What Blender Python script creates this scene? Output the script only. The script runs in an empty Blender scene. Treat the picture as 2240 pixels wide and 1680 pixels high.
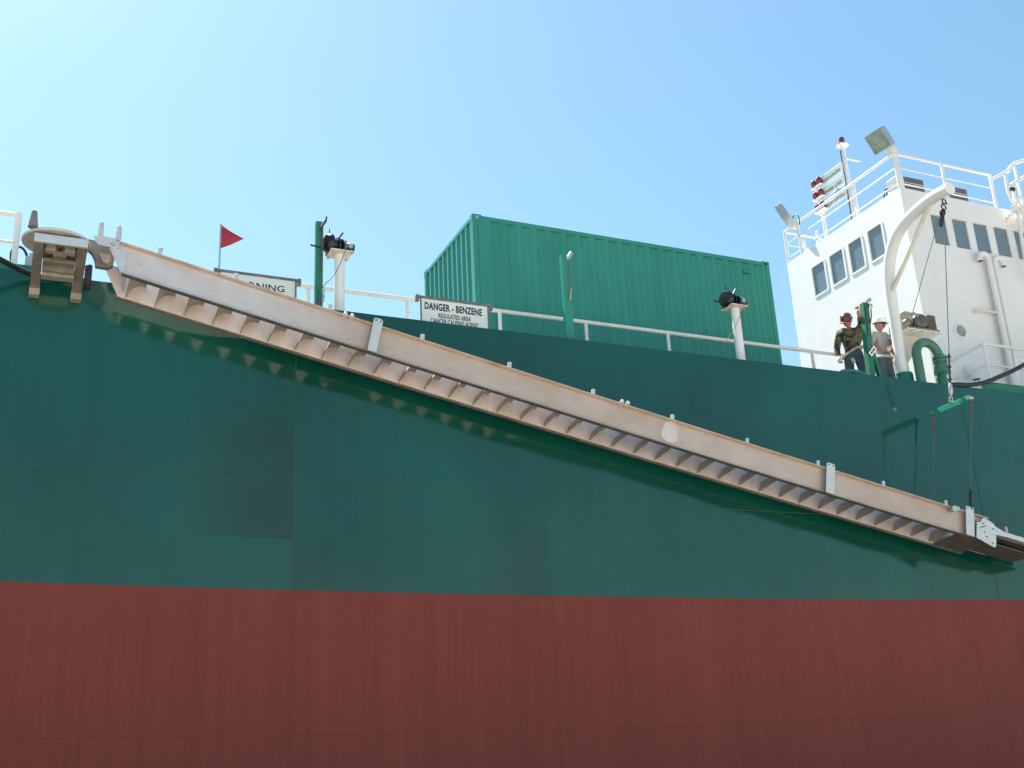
import bpy, bmesh, math, random
from mathutils import Vector, Matrix
random.seed(7)
R = math.radians
S = bpy.context.scene
COL = S.collection

# ------------------------------------------------------------------ camera, sky, sun, exposure
FPX, PCX, PCY = 2451.75, 1120.0, 840.0
YAW, PITCH, ROLL = 0.429827, 0.339804, -0.050136
_f = Vector((math.sin(YAW)*math.cos(PITCH), math.cos(YAW)*math.cos(PITCH), math.sin(PITCH)))
_r = _f.cross(Vector((0, 0, 1))).normalized()
_u = _r.cross(_f)
CR = _r*math.cos(ROLL) + _u*math.sin(ROLL)
CU = -_r*math.sin(ROLL) + _u*math.cos(ROLL)
cd = bpy.data.cameras.new('camera')
cam = bpy.data.objects.new('camera', cd)
COL.objects.link(cam)
cam.matrix_world = Matrix(((CR.x, CU.x, -_f.x, 0), (CR.y, CU.y, -_f.y, 0), (CR.z, CU.z, -_f.z, 0), (0, 0, 0, 1)))
cd.sensor_width = 36.0
cd.lens = 36.0*FPX/2240.0
cd.clip_end = 6000
S.camera = cam

SUN_EL, SUN_AZ = R(59.5), R(18)          # azimuth measured from +Y towards -X
W = bpy.data.worlds.new('World'); S.world = W; W.use_nodes = True
nt = W.node_tree
bg = nt.nodes['Background']
sky = nt.nodes.new('ShaderNodeTexSky'); sky.sky_type = 'NISHITA'; sky.sun_disc = False
sky.sun_elevation = SUN_EL; sky.sun_rotation = -SUN_AZ
sky.altitude = 0; sky.air_density = 1.5; sky.dust_density = 0.9; sky.ozone_density = 4.0
tint = nt.nodes.new('ShaderNodeMix'); tint.data_type = 'RGBA'; tint.blend_type = 'MULTIPLY'; tint.inputs[0].default_value = 1
tint.inputs[7].default_value = (0.88, 1.04, 1.0, 1)
nt.links.new(sky.outputs[0], tint.inputs[6]); nt.links.new(tint.outputs[2], bg.inputs[0]); bg.inputs[1].default_value = 0.079
sl = bpy.data.lights.new('sun', 'SUN'); sl.energy = 5.0; sl.angle = R(0.53); sl.color = (1.0, 0.95, 0.88)
so = bpy.data.objects.new('sun', sl); COL.objects.link(so)
sd = Vector((-math.sin(SUN_AZ)*math.cos(SUN_EL), math.cos(SUN_AZ)*math.cos(SUN_EL), math.sin(SUN_EL)))
so.rotation_euler = sd.to_track_quat('Z', 'Y').to_euler(); so.location = (-20, 40, 60)
S.view_settings.view_transform = 'Standard'; S.view_settings.look = 'None'
S.view_settings.exposure = 1.2; S.view_settings.gamma = 1

def at(x, y, X=None, Y=None, Z=None):      # the point on the plane X=, Y= or Z= seen at photo pixel x, y
    d = CR*((x-PCX)/FPX) - CU*((y-PCY)/FPX) + _f
    if X is not None: return d*(X/d.x)
    if Y is not None: return d*(Y/d.y)
    return d*(Z/d.z)

# ------------------------------------------------------------------ materials
def mat(name, col, rough=0.5, metal=0.0, var=0.0, vscale=3.0, col2=None, bump=0.0, bscale=40.0, stretch=(1, 1, 1), spec=0.5, coat=0.0):
    m = bpy.data.materials.new(name); m.use_nodes = True
    n = m.node_tree.nodes; l = m.node_tree.links
    b = n['Principled BSDF']
    b.inputs['Base Color'].default_value = (*col, 1); b.inputs['Roughness'].default_value = rough
    b.inputs['Metallic'].default_value = metal; b.inputs['Specular IOR Level'].default_value = spec
    b.inputs['Coat Weight'].default_value = coat
    if var > 0 or col2 or bump:
        g = n.new('ShaderNodeNewGeometry'); mp = n.new('ShaderNodeMapping'); mp.inputs['Scale'].default_value = stretch
        l.new(g.outputs['Position'], mp.inputs['Vector'])
    if var > 0 or col2:
        t = n.new('ShaderNodeTexNoise'); t.inputs['Scale'].default_value = vscale; t.inputs['Detail'].default_value = 6
        t.inputs['Roughness'].default_value = 0.62
        l.new(mp.outputs[0], t.inputs['Vector'])
        r = n.new('ShaderNodeValToRGB')
        c2 = col2 if col2 else tuple(c*(1-var) for c in col)
        r.color_ramp.elements[0].position = 0.36; r.color_ramp.elements[0].color = (*c2, 1)
        r.color_ramp.elements[1].position = 0.62; r.color_ramp.elements[1].color = (*col, 1)
        l.new(t.outputs[0], r.inputs[0]); l.new(r.outputs[0], b.inputs['Base Color'])
        mr = n.new('ShaderNodeMapRange'); mr.inputs['To Min'].default_value = min(1, rough*1.25); mr.inputs['To Max'].default_value = rough*0.85
        l.new(t.outputs[0], mr.inputs['Value']); l.new(mr.outputs[0], b.inputs['Roughness'])
    if bump:
        t2 = n.new('ShaderNodeTexNoise'); t2.inputs['Scale'].default_value = bscale; t2.inputs['Detail'].default_value = 4
        l.new(g.outputs['Position'], t2.inputs['Vector'])
        bp = n.new('ShaderNodeBump'); bp.inputs['Strength'].default_value = bump; bp.inputs['Distance'].default_value = 0.01
        l.new(t2.outputs[0], bp.inputs['Height']); l.new(bp.outputs[0], b.inputs['Normal'])
    return m

M = {}
M['white'] = mat('white_paint', (0.81, 0.785, 0.76), 0.38, var=0.05, vscale=2.5, bump=0.03, bscale=9)
def stain(m, rust, scale, lo, hi, st=(1, 1, 1)):
    n = m.node_tree.nodes; l = m.node_tree.links; b = n['Principled BSDF']; src = b.inputs['Base Color'].links[0].from_socket
    g = [k for k in n if k.type == 'NEW_GEOMETRY'][0]; mp = n.new('ShaderNodeMapping'); mp.inputs['Scale'].default_value = st; l.new(g.outputs['Position'], mp.inputs['Vector'])
    t = n.new('ShaderNodeTexNoise'); t.inputs['Scale'].default_value = scale; t.inputs['Detail'].default_value = 8; t.inputs['Roughness'].default_value = 0.7; l.new(mp.outputs[0], t.inputs['Vector'])
    mr = n.new('ShaderNodeMapRange'); mr.inputs['From Min'].default_value = lo; mr.inputs['From Max'].default_value = hi; l.new(t.outputs[0], mr.inputs['Value'])
    x = n.new('ShaderNodeMix'); x.data_type = 'RGBA'; x.inputs[7].default_value = (*rust, 1)
    l.new(mr.outputs[0], x.inputs[0]); l.new(src, x.inputs[6]); l.new(x.outputs[2], b.inputs['Base Color'])
stain(M['white'], (0.50, 0.36, 0.22), 2.6, 0.66, 0.86, (1, 1, 0.45))
M['cream'] = mat('cream_paint', (0.74, 0.71, 0.62), 0.42, col2=(0.66, 0.58, 0.44), vscale=4)
M['rail'] = mat('rail_white', (0.81, 0.785, 0.75), 0.4, var=0.08, vscale=6)
M['alu'] = mat('aluminium', (0.63, 0.60, 0.61), 0.42, metal=0.15, col2=(0.53, 0.475, 0.455), vscale=1.1, bump=0.05, bscale=30, stretch=(1, 1, 1.6))
def two_tone(m, clean, dull, x0):
    n = m.node_tree.nodes; l = m.node_tree.links; b = n['Principled BSDF']; rp = [k for k in n if k.type == 'VALTORGB'][0]
    g = [k for k in n if k.type == 'NEW_GEOMETRY'][0]; sp = n.new('ShaderNodeSeparateXYZ'); l.new(g.outputs['Position'], sp.inputs[0])
    mr = n.new('ShaderNodeMapRange'); mr.interpolation_type = 'SMOOTHSTEP'; mr.inputs['From Min'].default_value = x0-.6; mr.inputs['From Max'].default_value = x0+.9
    l.new(sp.outputs[0], mr.inputs['Value'])
    mx = n.new('ShaderNodeMix'); mx.data_type = 'RGBA'; mx.blend_type = 'MULTIPLY'; mx.inputs[7].default_value = (*[d/c for c, d in zip(clean, dull)], 1)
    l.new(mr.outputs[0], mx.inputs[0]); l.new(rp.outputs[0], mx.inputs[6]); l.new(mx.outputs[2], b.inputs['Base Color'])
M['alu_in'] = mat('inner_aluminium', (0.70, 0.63, 0.585), 0.42, metal=0.15, col2=(0.60, 0.50, 0.43), vscale=3.5, stretch=(1, 1, .5))
two_tone(M['alu'], (0.63, 0.60, 0.61), (0.56, 0.455, 0.395), 3.4)
M['grime_shade'] = mat('grime_shade_aluminium', (0.15, 0.145, 0.13), 0.5, metal=0.3, col2=(0.10, 0.09, 0.075), vscale=5)  # dark for the dirty flange; also paints the shade inside the foot platform
M['tan'] = mat('stained_aluminium', (0.60, 0.47, 0.38), 0.5, metal=0.1, col2=(0.50, 0.37, 0.28), vscale=2.5)
M['tread'] = mat('tread_aluminium', (0.40, 0.34, 0.29), 0.5, metal=0.15, col2=(0.32, 0.26, 0.21), vscale=5)
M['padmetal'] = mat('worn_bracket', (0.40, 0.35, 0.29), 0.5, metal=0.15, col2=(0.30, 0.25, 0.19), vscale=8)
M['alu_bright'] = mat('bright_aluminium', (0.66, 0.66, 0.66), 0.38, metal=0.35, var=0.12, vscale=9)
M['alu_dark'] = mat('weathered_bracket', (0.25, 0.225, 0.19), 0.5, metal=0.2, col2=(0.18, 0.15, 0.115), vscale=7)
M['box_green'] = mat('container_green', (0.036, 0.262, 0.195), 0.32, col2=(0.028, 0.23, 0.172), vscale=1.6, stretch=(1, 1, 0.25), bump=0.04, bscale=5)
M['deck_green'] = mat('deck_green', (0.016, 0.17, 0.11), 0.4, col2=(0.013, 0.14, 0.09), vscale=6)
M['deck_grey'] = mat('deck_paint', (0.13, 0.15, 0.13), 0.6, var=0.25, vscale=1.5)
M['post_green'] = mat('post_green', (0.02, 0.17, 0.105), 0.4, col2=(0.02, 0.14, 0.085), vscale=7)
M['bar_green'] = mat('bar_green', (0.025, 0.30, 0.19), 0.35, var=0.15, vscale=9)
M['pipe_green'] = mat('pipe_green', (0.075, 0.20, 0.125), 0.4, col2=(0.055, 0.155, 0.095), vscale=8)
M['black'] = mat('black_steel', (0.012, 0.014, 0.016), 0.28, var=0.3, vscale=14)
M['rubber'] = mat('black_rubber', (0.012, 0.015, 0.022), 0.45)
M['grease'] = mat('greasy_steel', (0.06, 0.055, 0.045), 0.35, metal=0.4, var=0.5, vscale=18)
M['winch'] = mat('winch_grey', (0.27, 0.23, 0.175), 0.45, metal=0.2, col2=(0.16, 0.135, 0.10), vscale=14)
M['motor'] = mat('motor_grey', (0.15, 0.14, 0.115), 0.4, metal=0.3, var=0.4, vscale=14)
M['wire'] = mat('wire_rope', (0.16, 0.17, 0.18), 0.5, metal=0.5)
M['galv'] = mat('galvanised', (0.55, 0.55, 0.54), 0.35, metal=0.6, var=0.3, vscale=20)
M['rust'] = mat('rusty_chain', (0.22, 0.12, 0.075), 0.7, var=0.4, vscale=25)
M['sign'] = mat('sign_face', (0.88, 0.89, 0.85), 0.45, var=0.06, vscale=5)
M['ink'] = mat('sign_ink', (0.018, 0.02, 0.024), 0.5)
M['frame'] = mat('sign_frame', (0.22, 0.22, 0.21), 0.45, metal=0.3, var=0.3, vscale=10)
M['flag'] = mat('red_flag', (0.42, 0.035, 0.055), 0.7)
M['red_lens'] = mat('red_lens', (0.22, 0.008, 0.014), 0.12, coat=0.6)
M['lens'] = mat('lamp_glass', (0.33, 0.385, 0.345), 0.10, var=0.3, vscale=7)
M['lampgrey'] = mat('lamp_grey', (0.42, 0.44, 0.46), 0.4, metal=0.3)
M['louvre'] = mat('louvre_grey', (0.085, 0.088, 0.09), 0.5)
M['tag'] = mat('orange_tag', (0.60, 0.36, 0.14), 0.6)
M['strap'] = mat('brown_strap', (0.17, 0.06, 0.045), 0.7)
M['skin'] = mat('skin', (0.45, 0.22, 0.15), 0.55)
M['glove'] = mat('glove', (0.75, 0.73, 0.68), 0.8)
M['tee'] = mat('grey_cotton', (0.40, 0.39, 0.385), 0.85, var=0.12, vscale=8, bump=0.2, bscale=14)
M['jeans'] = mat('denim', (0.10, 0.14, 0.18), 0.85, col2=(0.16, 0.20, 0.23), vscale=7, bump=0.2, bscale=16)
M['darkjeans'] = mat('dark_denim', (0.045, 0.075, 0.12), 0.85, col2=(0.07, 0.10, 0.14), vscale=8, bump=0.2, bscale=16)
M['whitehat'] = mat('white_hat', (0.82, 0.83, 0.82), 0.3)
M['brownhat'] = mat('maroon_hat', (0.17, 0.05, 0.04), 0.3, var=0.3, vscale=12)
M['boot'] = mat('boot_leather', (0.10, 0.06, 0.035), 0.7)
M['belt'] = mat('webbing', (0.50, 0.44, 0.30), 0.8)
M['hair'] = mat('dark_hair', (0.03, 0.02, 0.015), 0.7)
M['inside'] = mat('cabin_lining', (0.70, 0.71, 0.69), 0.7)
M['concrete'] = mat('concrete', (0.50, 0.44, 0.36), 0.85, col2=(0.40, 0.355, 0.295), vscale=0.35, bump=0.3, bscale=6)
M['timber'] = mat('fender_timber', (0.09, 0.065, 0.045), 0.8, var=0.4, vscale=3)
M['watermat'] = mat('water', (0.012, 0.03, 0.032), 0.06, bump=0.6, bscale=2.2)

stain(M['alu_dark'], (0.13, 0.075, 0.04), 9, 0.55, 0.75)
stain(M['alu'], (0.36, 0.26, 0.19), 2.2, 0.56, 0.86, (1, 1, 1.8))
stain(M['alu_in'], (0.36, 0.25, 0.18), 4, 0.56, 0.86)
stain(M['tan'], (0.30, 0.19, 0.12), 6, 0.56, 0.78)
stain(M['alu_bright'], (0.42, 0.33, 0.26), 14, 0.60, 0.80)
stain(M['rail'], (0.45, 0.30, 0.18), 5, 0.66, 0.84)

def camo():
    m = mat('camo_cloth', (0.2, 0.19, 0.12), 0.85, col2=(0.05, 0.06, 0.03), vscale=9)
    r = [n for n in m.node_tree.nodes if n.type == 'VALTORGB'][0].color_ramp
    r.interpolation = 'CONSTANT'
    r.elements[0].position = 0.0; r.elements[0].color = (0.018, 0.02, 0.014, 1)
    r.elements[1].position = 0.43; r.elements[1].color = (0.075, 0.085, 0.045, 1)
    for p, c in ((0.5, (0.21, 0.17, 0.10, 1)), (0.57, (0.12, 0.07, 0.04, 1)), (0.63, (0.33, 0.29, 0.20, 1))):
        e = r.elements.new(p); e.color = c
    return m
M['camo'] = camo()

def glass_mat():
    m = bpy.data.materials.new('window_glass'); m.use_nodes = True
    n = m.node_tree.nodes; l = m.node_tree.links
    for x in list(n): n.remove(x)
    o = n.new('ShaderNodeOutputMaterial'); t = n.new('ShaderNodeBsdfTransparent'); g = n.new('ShaderNodeBsdfGlossy')
    t.inputs[0].default_value = (0.88, 0.93, 0.92, 1); g.inputs['Roughness'].default_value = 0.03
    f = n.new('ShaderNodeFresnel'); f.inputs[0].default_value = 2.3
    x = n.new('ShaderNodeMixShader')
    l.new(f.outputs[0], x.inputs[0]); l.new(t.outputs[0], x.inputs[1]); l.new(g.outputs[0], x.inputs[2]); d = n.new('ShaderNodeBsdfDiffuse'); d.inputs[0].default_value = (0.32, 0.42, 0.48, 1)
    y = n.new('ShaderNodeMixShader'); y.inputs[0].default_value = 0.42
    l.new(x.outputs[0], y.inputs[1]); l.new(d.outputs[0], y.inputs[2]); l.new(y.outputs[0], o.inputs[0])
    return m
M['glass'] = glass_mat()

def hull_green():
    m = bpy.data.materials.new('hull_green'); m.use_nodes = True
    n = m.node_tree.nodes; l = m.node_tree.links; b = n['Principled BSDF']
    g = n.new('ShaderNodeNewGeometry'); sp = n.new('ShaderNodeSeparateXYZ'); l.new(g.outputs['Position'], sp.inputs[0])
    def math_(op, a, c=None):
        k = n.new('ShaderNodeMath'); k.operation = op
        for i, v in enumerate((a, c)):
            if v is None: continue
            if isinstance(v, (int, float)): k.inputs[i].default_value = v
            else: l.new(v, k.inputs[i])
        return k.outputs[0]
    def ss(v, a, c):
        k = n.new('ShaderNodeMapRange'); k.interpolation_type = 'SMOOTHSTEP'
        k.inputs['From Min'].default_value = a; k.inputs['From Max'].default_value = c; l.new(v, k.inputs['Value']); return k.outputs[0]
    X, Z = sp.outputs[0], sp.outputs[2]
    # darker olive areas ending at the plate seams
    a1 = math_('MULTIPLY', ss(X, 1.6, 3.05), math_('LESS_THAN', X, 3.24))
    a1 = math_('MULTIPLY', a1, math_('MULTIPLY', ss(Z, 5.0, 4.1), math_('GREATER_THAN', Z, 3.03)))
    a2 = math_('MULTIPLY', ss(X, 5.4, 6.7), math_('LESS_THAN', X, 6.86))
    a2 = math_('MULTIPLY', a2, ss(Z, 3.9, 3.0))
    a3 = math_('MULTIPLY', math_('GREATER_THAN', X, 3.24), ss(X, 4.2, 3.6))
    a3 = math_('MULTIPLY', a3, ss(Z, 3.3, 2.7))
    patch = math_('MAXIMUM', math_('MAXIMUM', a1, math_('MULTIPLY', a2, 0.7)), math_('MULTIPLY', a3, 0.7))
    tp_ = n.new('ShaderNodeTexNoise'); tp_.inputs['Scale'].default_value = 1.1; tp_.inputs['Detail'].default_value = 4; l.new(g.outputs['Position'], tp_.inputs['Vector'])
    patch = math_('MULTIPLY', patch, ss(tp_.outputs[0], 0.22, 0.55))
    t = n.new('ShaderNodeTexNoise'); t.inputs['Scale'].default_value = 0.42; t.inputs['Detail'].default_value = 5
    l.new(g.outputs['Position'], t.inputs['Vector'])
    t3 = n.new('ShaderNodeTexNoise'); t3.inputs['Scale'].default_value = 26; t3.inputs['Detail'].default_value = 3
    l.new(g.outputs['Position'], t3.inputs['Vector'])
    r = n.new('ShaderNodeValToRGB')
    r.color_ramp.elements[0].position = 0.3; r.color_ramp.elements[0].color = (0.003, 0.050, 0.035, 1)
    r.color_ramp.elements[1].position = 0.7; r.color_ramp.elements[1].color = (0.004, 0.088, 0.064, 1)
    mp = n.new('ShaderNodeMapping'); mp.inputs['Scale'].default_value = (1, 1, 0.06); l.new(g.outputs['Position'], mp.inputs['Vector'])
    t4 = n.new('ShaderNodeTexNoise'); t4.inputs['Scale'].default_value = 5; t4.inputs['Detail'].default_value = 7; t4.inputs['Roughness'].default_value = 0.7
    l.new(mp.outputs[0], t4.inputs['Vector'])
    l.new(math_('ADD', math_('MULTIPLY', t.outputs[0], 0.68), math_('MULTIPLY', t4.outputs[0], 0.32)), r.inputs[0])
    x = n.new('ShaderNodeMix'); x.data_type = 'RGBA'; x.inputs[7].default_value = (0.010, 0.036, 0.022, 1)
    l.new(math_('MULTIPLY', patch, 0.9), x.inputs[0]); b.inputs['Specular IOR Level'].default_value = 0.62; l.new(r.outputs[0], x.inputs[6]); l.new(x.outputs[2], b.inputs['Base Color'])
    ro = math_('ADD', math_('MULTIPLY', patch, 0.05), math_('MULTIPLY', t.outputs[0], 0.12))
    l.new(math_('ADD', ro, 0.045), b.inputs['Roughness'])
    bp = n.new('ShaderNodeBump'); bp.inputs['Strength'].default_value = 0.12; bp.inputs['Distance'].default_value = 0.004
    l.new(t3.outputs[0], bp.inputs['Height']); l.new(bp.outputs[0], b.inputs['Normal'])
    return m
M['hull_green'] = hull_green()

def hull_red():
    m = bpy.data.materials.new('antifouling_red'); m.use_nodes = True
    n = m.node_tree.nodes; l = m.node_tree.links; b = n['Principled BSDF']
    g = n.new('ShaderNodeNewGeometry')
    def noise(scale, st, det=5):
        mp = n.new('ShaderNodeMapping'); mp.inputs['Scale'].default_value = st; l.new(g.outputs['Position'], mp.inputs['Vector'])
        t = n.new('ShaderNodeTexNoise'); t.inputs['Scale'].default_value = scale; t.inputs['Detail'].default_value = det
        t.inputs['Roughness'].default_value = 0.65
        l.new(mp.outputs[0], t.inputs['Vector']); return t.outputs[0]
    fine = noise(34, (1, 1, 0.012), 3); mid = noise(5, (1, 1, 0.02), 6); wide = noise(0.8, (1, 1, 0.10), 4); blot = noise(0.45, (1, 1, 1))
    acc = None
    for o_, w_ in ((fine, 0.30), (mid, 0.34), (wide, 0.20), (blot, 0.16)):
        k = n.new('ShaderNodeMath'); k.operation = 'MULTIPLY_ADD'; l.new(o_, k.inputs[0]); k.inputs[1].default_value = w_
        if acc is None: k.inputs[2].default_value = 0
        else: l.new(acc, k.inputs[2])
        acc = k.outputs[0]
    r = n.new('ShaderNodeValToRGB')
    r.color_ramp.elements[0].position = 0.38; r.color_ramp.elements[0].color = (0.190, 0.038, 0.031, 1)
    r.color_ramp.elements[1].position = 0.60; r.color_ramp.elements[1].color = (0.248, 0.054, 0.042, 1)
    sp = n.new('ShaderNodeSeparateXYZ'); l.new(g.outputs['Position'], sp.inputs[0])
    for x0_, wd, am in ((3.62, 0.22, 0.05), (4.66, 0.16, 0.045), (1.1, 0.35, 0.03), (9.4, 0.5, 0.02)):   # faded run-off bands
        su = n.new('ShaderNodeMath'); su.operation = 'SUBTRACT'; l.new(sp.outputs[0], su.inputs[0]); su.inputs[1].default_value = x0_
        ab = n.new('ShaderNodeMath'); ab.operation = 'ABSOLUTE'; l.new(su.outputs[0], ab.inputs[0])
        mr = n.new('ShaderNodeMapRange'); mr.interpolation_type = 'SMOOTHSTEP'; mr.inputs['From Min'].default_value = wd; mr.inputs['From Max'].default_value = 0; mr.inputs['To Max'].default_value = am
        l.new(ab.outputs[0], mr.inputs['Value'])
        k = n.new('ShaderNodeMath'); k.operation = 'ADD'; l.new(acc, k.inputs[0]); l.new(mr.outputs[0], k.inputs[1]); acc = k.outputs[0]
    r.color_ramp.elements.new(0.74).color = (0.30, 0.085, 0.068, 1)
    l.new(acc, r.inputs[0]); l.new(r.outputs[0], b.inputs['Base Color'])
    b.inputs['Roughness'].default_value = 0.55; b.inputs['Specular IOR Level'].default_value = 0.18
    return m
M['hull_red'] = hull_red()
M['weld'] = mat('weld_bead', (0.045, 0.085, 0.045), 0.45)
M['weld_red'] = mat('weld_bead_red', (0.17, 0.042, 0.034), 0.6)

# ------------------------------------------------------------------ mesh helpers
def frame(d, up=Vector((0, 0, 1))):
    d = d.normalized()
    if abs(d.dot(up)) > 0.98: up = Vector((1, 0, 0))
    a = up.cross(d).normalized(); return a, d.cross(a)

class MB:
    def __init__(s): s.v = []; s.f = []
    def add(s, vs, fs):
        o = len(s.v); s.v += [Vector(p) for p in vs]; s.f += [tuple(i+o for i in f) for f in fs]; return s
    def box(s, x0, x1, y0, y1, z0, z1):
        return s.add([(x, y, z) for z in (z0, z1) for y in (y0, y1) for x in (x0, x1)],
                     [(0, 2, 3, 1), (4, 5, 7, 6), (0, 1, 5, 4), (2, 6, 7, 3), (0, 4, 6, 2), (1, 3, 7, 5)])
    def obox(s, c, ax, ay, az):          # centre and three half vectors
        c = Vector(c); ax = Vector(ax); ay = Vector(ay); az = Vector(az)
        return s.add([c+ax*i+ay*j+az*k for k in (-1, 1) for j in (-1, 1) for i in (-1, 1)],
                     [(0, 2, 3, 1), (4, 5, 7, 6), (0, 1, 5, 4), (2, 6, 7, 3), (0, 4, 6, 2), (1, 3, 7, 5)])
    def beam(s, p, q, w, h, up=(0, 0, 1)):
        p = Vector(p); q = Vector(q); d = q-p; a, b = frame(d, Vector(up))
        return s.obox((p+q)/2, a*w/2, b*h/2, d/2)
    def prism(s, pts, ext):
        pts = [Vector(p) for p in pts]; e = Vector(ext); k = len(pts)
        nrm = Vector((0, 0, 0))
        for i in range(k): nrm += (pts[i]-pts[0]).cross(pts[(i+1) % k]-pts[0])
        if nrm.dot(e) > 0: pts = pts[::-1]
        return s.add(pts+[p+e for p in pts], [tuple(range(k)), tuple(range(2*k-1, k-1, -1))]+[(i, i+k, (i+1) % k+k, (i+1) % k)for i in range(k)])
    def tube(s, pts, r, seg=10, caps=True):
        pts = [Vector(p) for p in pts]; n = len(pts)
        rs = r if isinstance(r, (list, tuple)) else [r]*n
        o = len(s.v); pa = None
        for i, p in enumerate(pts):
            d = (pts[min(i+1, n-1)]-pts[max(i-1, 0)]).normalized()
            if pa is None: a, b = frame(d)
            else:
                a = pa-d*pa.dot(d)
                a = a.normalized() if a.length > 1e-6 else frame(d)[0]
                b = d.cross(a)
            pa = a
            for k in range(seg):
                t = 2*math.pi*k/seg
                s.v.append(p+(a*math.cos(t)+b*math.sin(t))*rs[i])
        for i in range(n-1):
            for k in range(seg):
                k2 = (k+1) % seg
                s.f.append((o+i*seg+k, o+i*seg+k2, o+(i+1)*seg+k2, o+(i+1)*seg+k))
        if caps:
            s.f.append(tuple(o+k for k in range(seg))[::-1]); s.f.append(tuple(o+(n-1)*seg+k for k in range(seg)))
        return s
    def cyl(s, p, q, r, seg=16): return s.tube([p, q], r, seg)
    def lathe(s, c, axis, prof, seg=20):   # prof: (radius, height along axis)
        c = Vector(c); d = Vector(axis).normalized()
        pts = [c+d*h for _, h in prof]; a, b = frame(d); o = len(s.v); n = len(prof)
        for (r, h) in prof:
            for k in range(seg):
                t = 2*math.pi*k/seg; s.v.append(c+d*h+(a*math.cos(t)+b*math.sin(t))*max(r, 1e-4))
        for i in range(n-1):
            for k in range(seg):
                k2 = (k+1) % seg; s.f.append((o+i*seg+k, o+i*seg+k2, o+(i+1)*seg+k2, o+(i+1)*seg+k))
        s.f.append(tuple(o+k for k in range(seg))[::-1]); s.f.append(tuple(o+(n-1)*seg+k for k in range(seg)))
        return s
    def ball(s, c, rx, ry=None, rz=None, seg=14, rings=9, fn=None):
        ry = ry or rx; rz = rz or rx; c = Vector(c); o = len(s.v)
        for i in range(rings+1):
            th = math.pi*i/rings
            for k in range(seg):
                t = 2*math.pi*k/seg
                p = Vector((rx*math.sin(th)*math.cos(t), ry*math.sin(th)*math.sin(t), rz*math.cos(th)))
                if fn: p = fn(p)
                s.v.append(c+p)
        for i in range(rings):
            for k in range(seg):
                k2 = (k+1) % seg; s.f.append((o+i*seg+k, o+(i+1)*seg+k, o+(i+1)*seg+k2, o+i*seg+k2))
        return s
    def build(s, name, m, parent=None, smooth=True, bevel=0.0, angle=35):
        off = Vector((0, 0, 0)); p = parent
        while p is not None: off += p.location; p = p.parent
        me = bpy.data.meshes.new(name); me.from_pydata([tuple(v-off) for v in s.v], [], s.f); me.update()
        me.materials.append(M[m] if isinstance(m, str) else m)
        o = bpy.data.objects.new(name, me); COL.objects.link(o)
        if parent is not None: o.parent = parent
        bm = bmesh.new(); bm.from_mesh(me); bmesh.ops.remove_doubles(bm, verts=bm.verts, dist=1e-5)
        bmesh.ops.recalc_face_normals(bm, faces=bm.faces); bm.to_mesh(me); bm.free()
        if smooth:
            me.polygons.foreach_set('use_smooth', [True]*len(me.polygons)); me.set_sharp_from_angle(angle=R(angle))
        if bevel:
            b = o.modifiers.new('bevel', 'BEVEL'); b.width = bevel; b.segments = 2; b.limit_method = 'ANGLE'; b.angle_limit = R(40)
        return o

def tag(o, label=None, cat=None, group=None, kind=None):
    if label: o['label'] = label
    if cat: o['category'] = cat
    if group: o['group'] = group
    if kind: o['kind'] = kind
    return o
def thing(name, loc, label, cat, group=None):
    o = bpy.data.objects.new(name, None); COL.objects.link(o); o.location = loc; o.empty_display_size = 0.2
    return tag(o, label, cat, group)
def copy_thing(root, loc, label):
    def rec(o, par):
        c = o.copy(); COL.objects.link(c); c.parent = par
        for ch in [k for k in bpy.data.objects if k.parent == o]: rec(ch, c)
        return c
    c = rec(root, None); c.location = loc; c['label'] = label
    return c

def arc(c, a, b, r, t0, t1, n):
    c = Vector(c); a = Vector(a); b = Vector(b)
    return [c+(a*math.cos(t)+b*math.sin(t))*r for t in [t0+(t1-t0)*i/n for i in range(n+1)]]

def text_shape(s, w, h, bold=0.0):
    cu = bpy.data.curves.new('lettering_curve', 'FONT'); cu.body = s; cu.size = 1; cu.offset = bold; cu.space_character = 1.0+bold*2.2; cu.resolution_u = 3
    o = bpy.data.objects.new('lettering_tmp', cu); COL.objects.link(o)
    bpy.context.view_layer.update()
    dg = bpy.context.evaluated_depsgraph_get(); me = bpy.data.meshes.new_from_object(o.evaluated_get(dg))
    vs = [v.co.copy() for v in me.vertices]; fs = [tuple(p.vertices) for p in me.polygons]
    bpy.data.objects.remove(o); bpy.data.curves.remove(cu); bpy.data.meshes.remove(me)
    x0 = min(v.x for v in vs); x1 = max(v.x for v in vs); y0 = min(v.y for v in vs); y1 = max(v.y for v in vs)
    return [((v.x-x0)/(x1-x0)*w, (v.y-y0)/(y1-y0)*h) for v in vs], fs
def put_text(mb, s, org, right, up, w, h, bold=0.0):
    uv, fs = text_shape(s, w, h, bold); org = Vector(org); right = Vector(right); up = Vector(up)
    mb.add([org+right*a+up*b for a, b in uv], fs)

# ------------------------------------------------------------------ quay, water
ZQ = -1.6
tag(MB().box(-70, 110, -90, 11.9, ZQ-4, ZQ).build('quay', 'concrete', smooth=False), kind='structure')
tag(MB().add([(-1500, 11.9, -3.2), (1500, 11.9, -3.2), (1500, 2500, -3.2), (-1500, 2500, -3.2)], [(0, 1, 2, 3)]).build('water', 'watermat'), kind='structure')
tag(MB().add([(-1500, -1500, ZQ-.3), (1500, -1500, ZQ-.3), (1500, -90, ZQ-.3), (-1500, -90, ZQ-.3)], [(0, 1, 2, 3)]).build('ground', 'concrete'), kind='structure')

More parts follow.
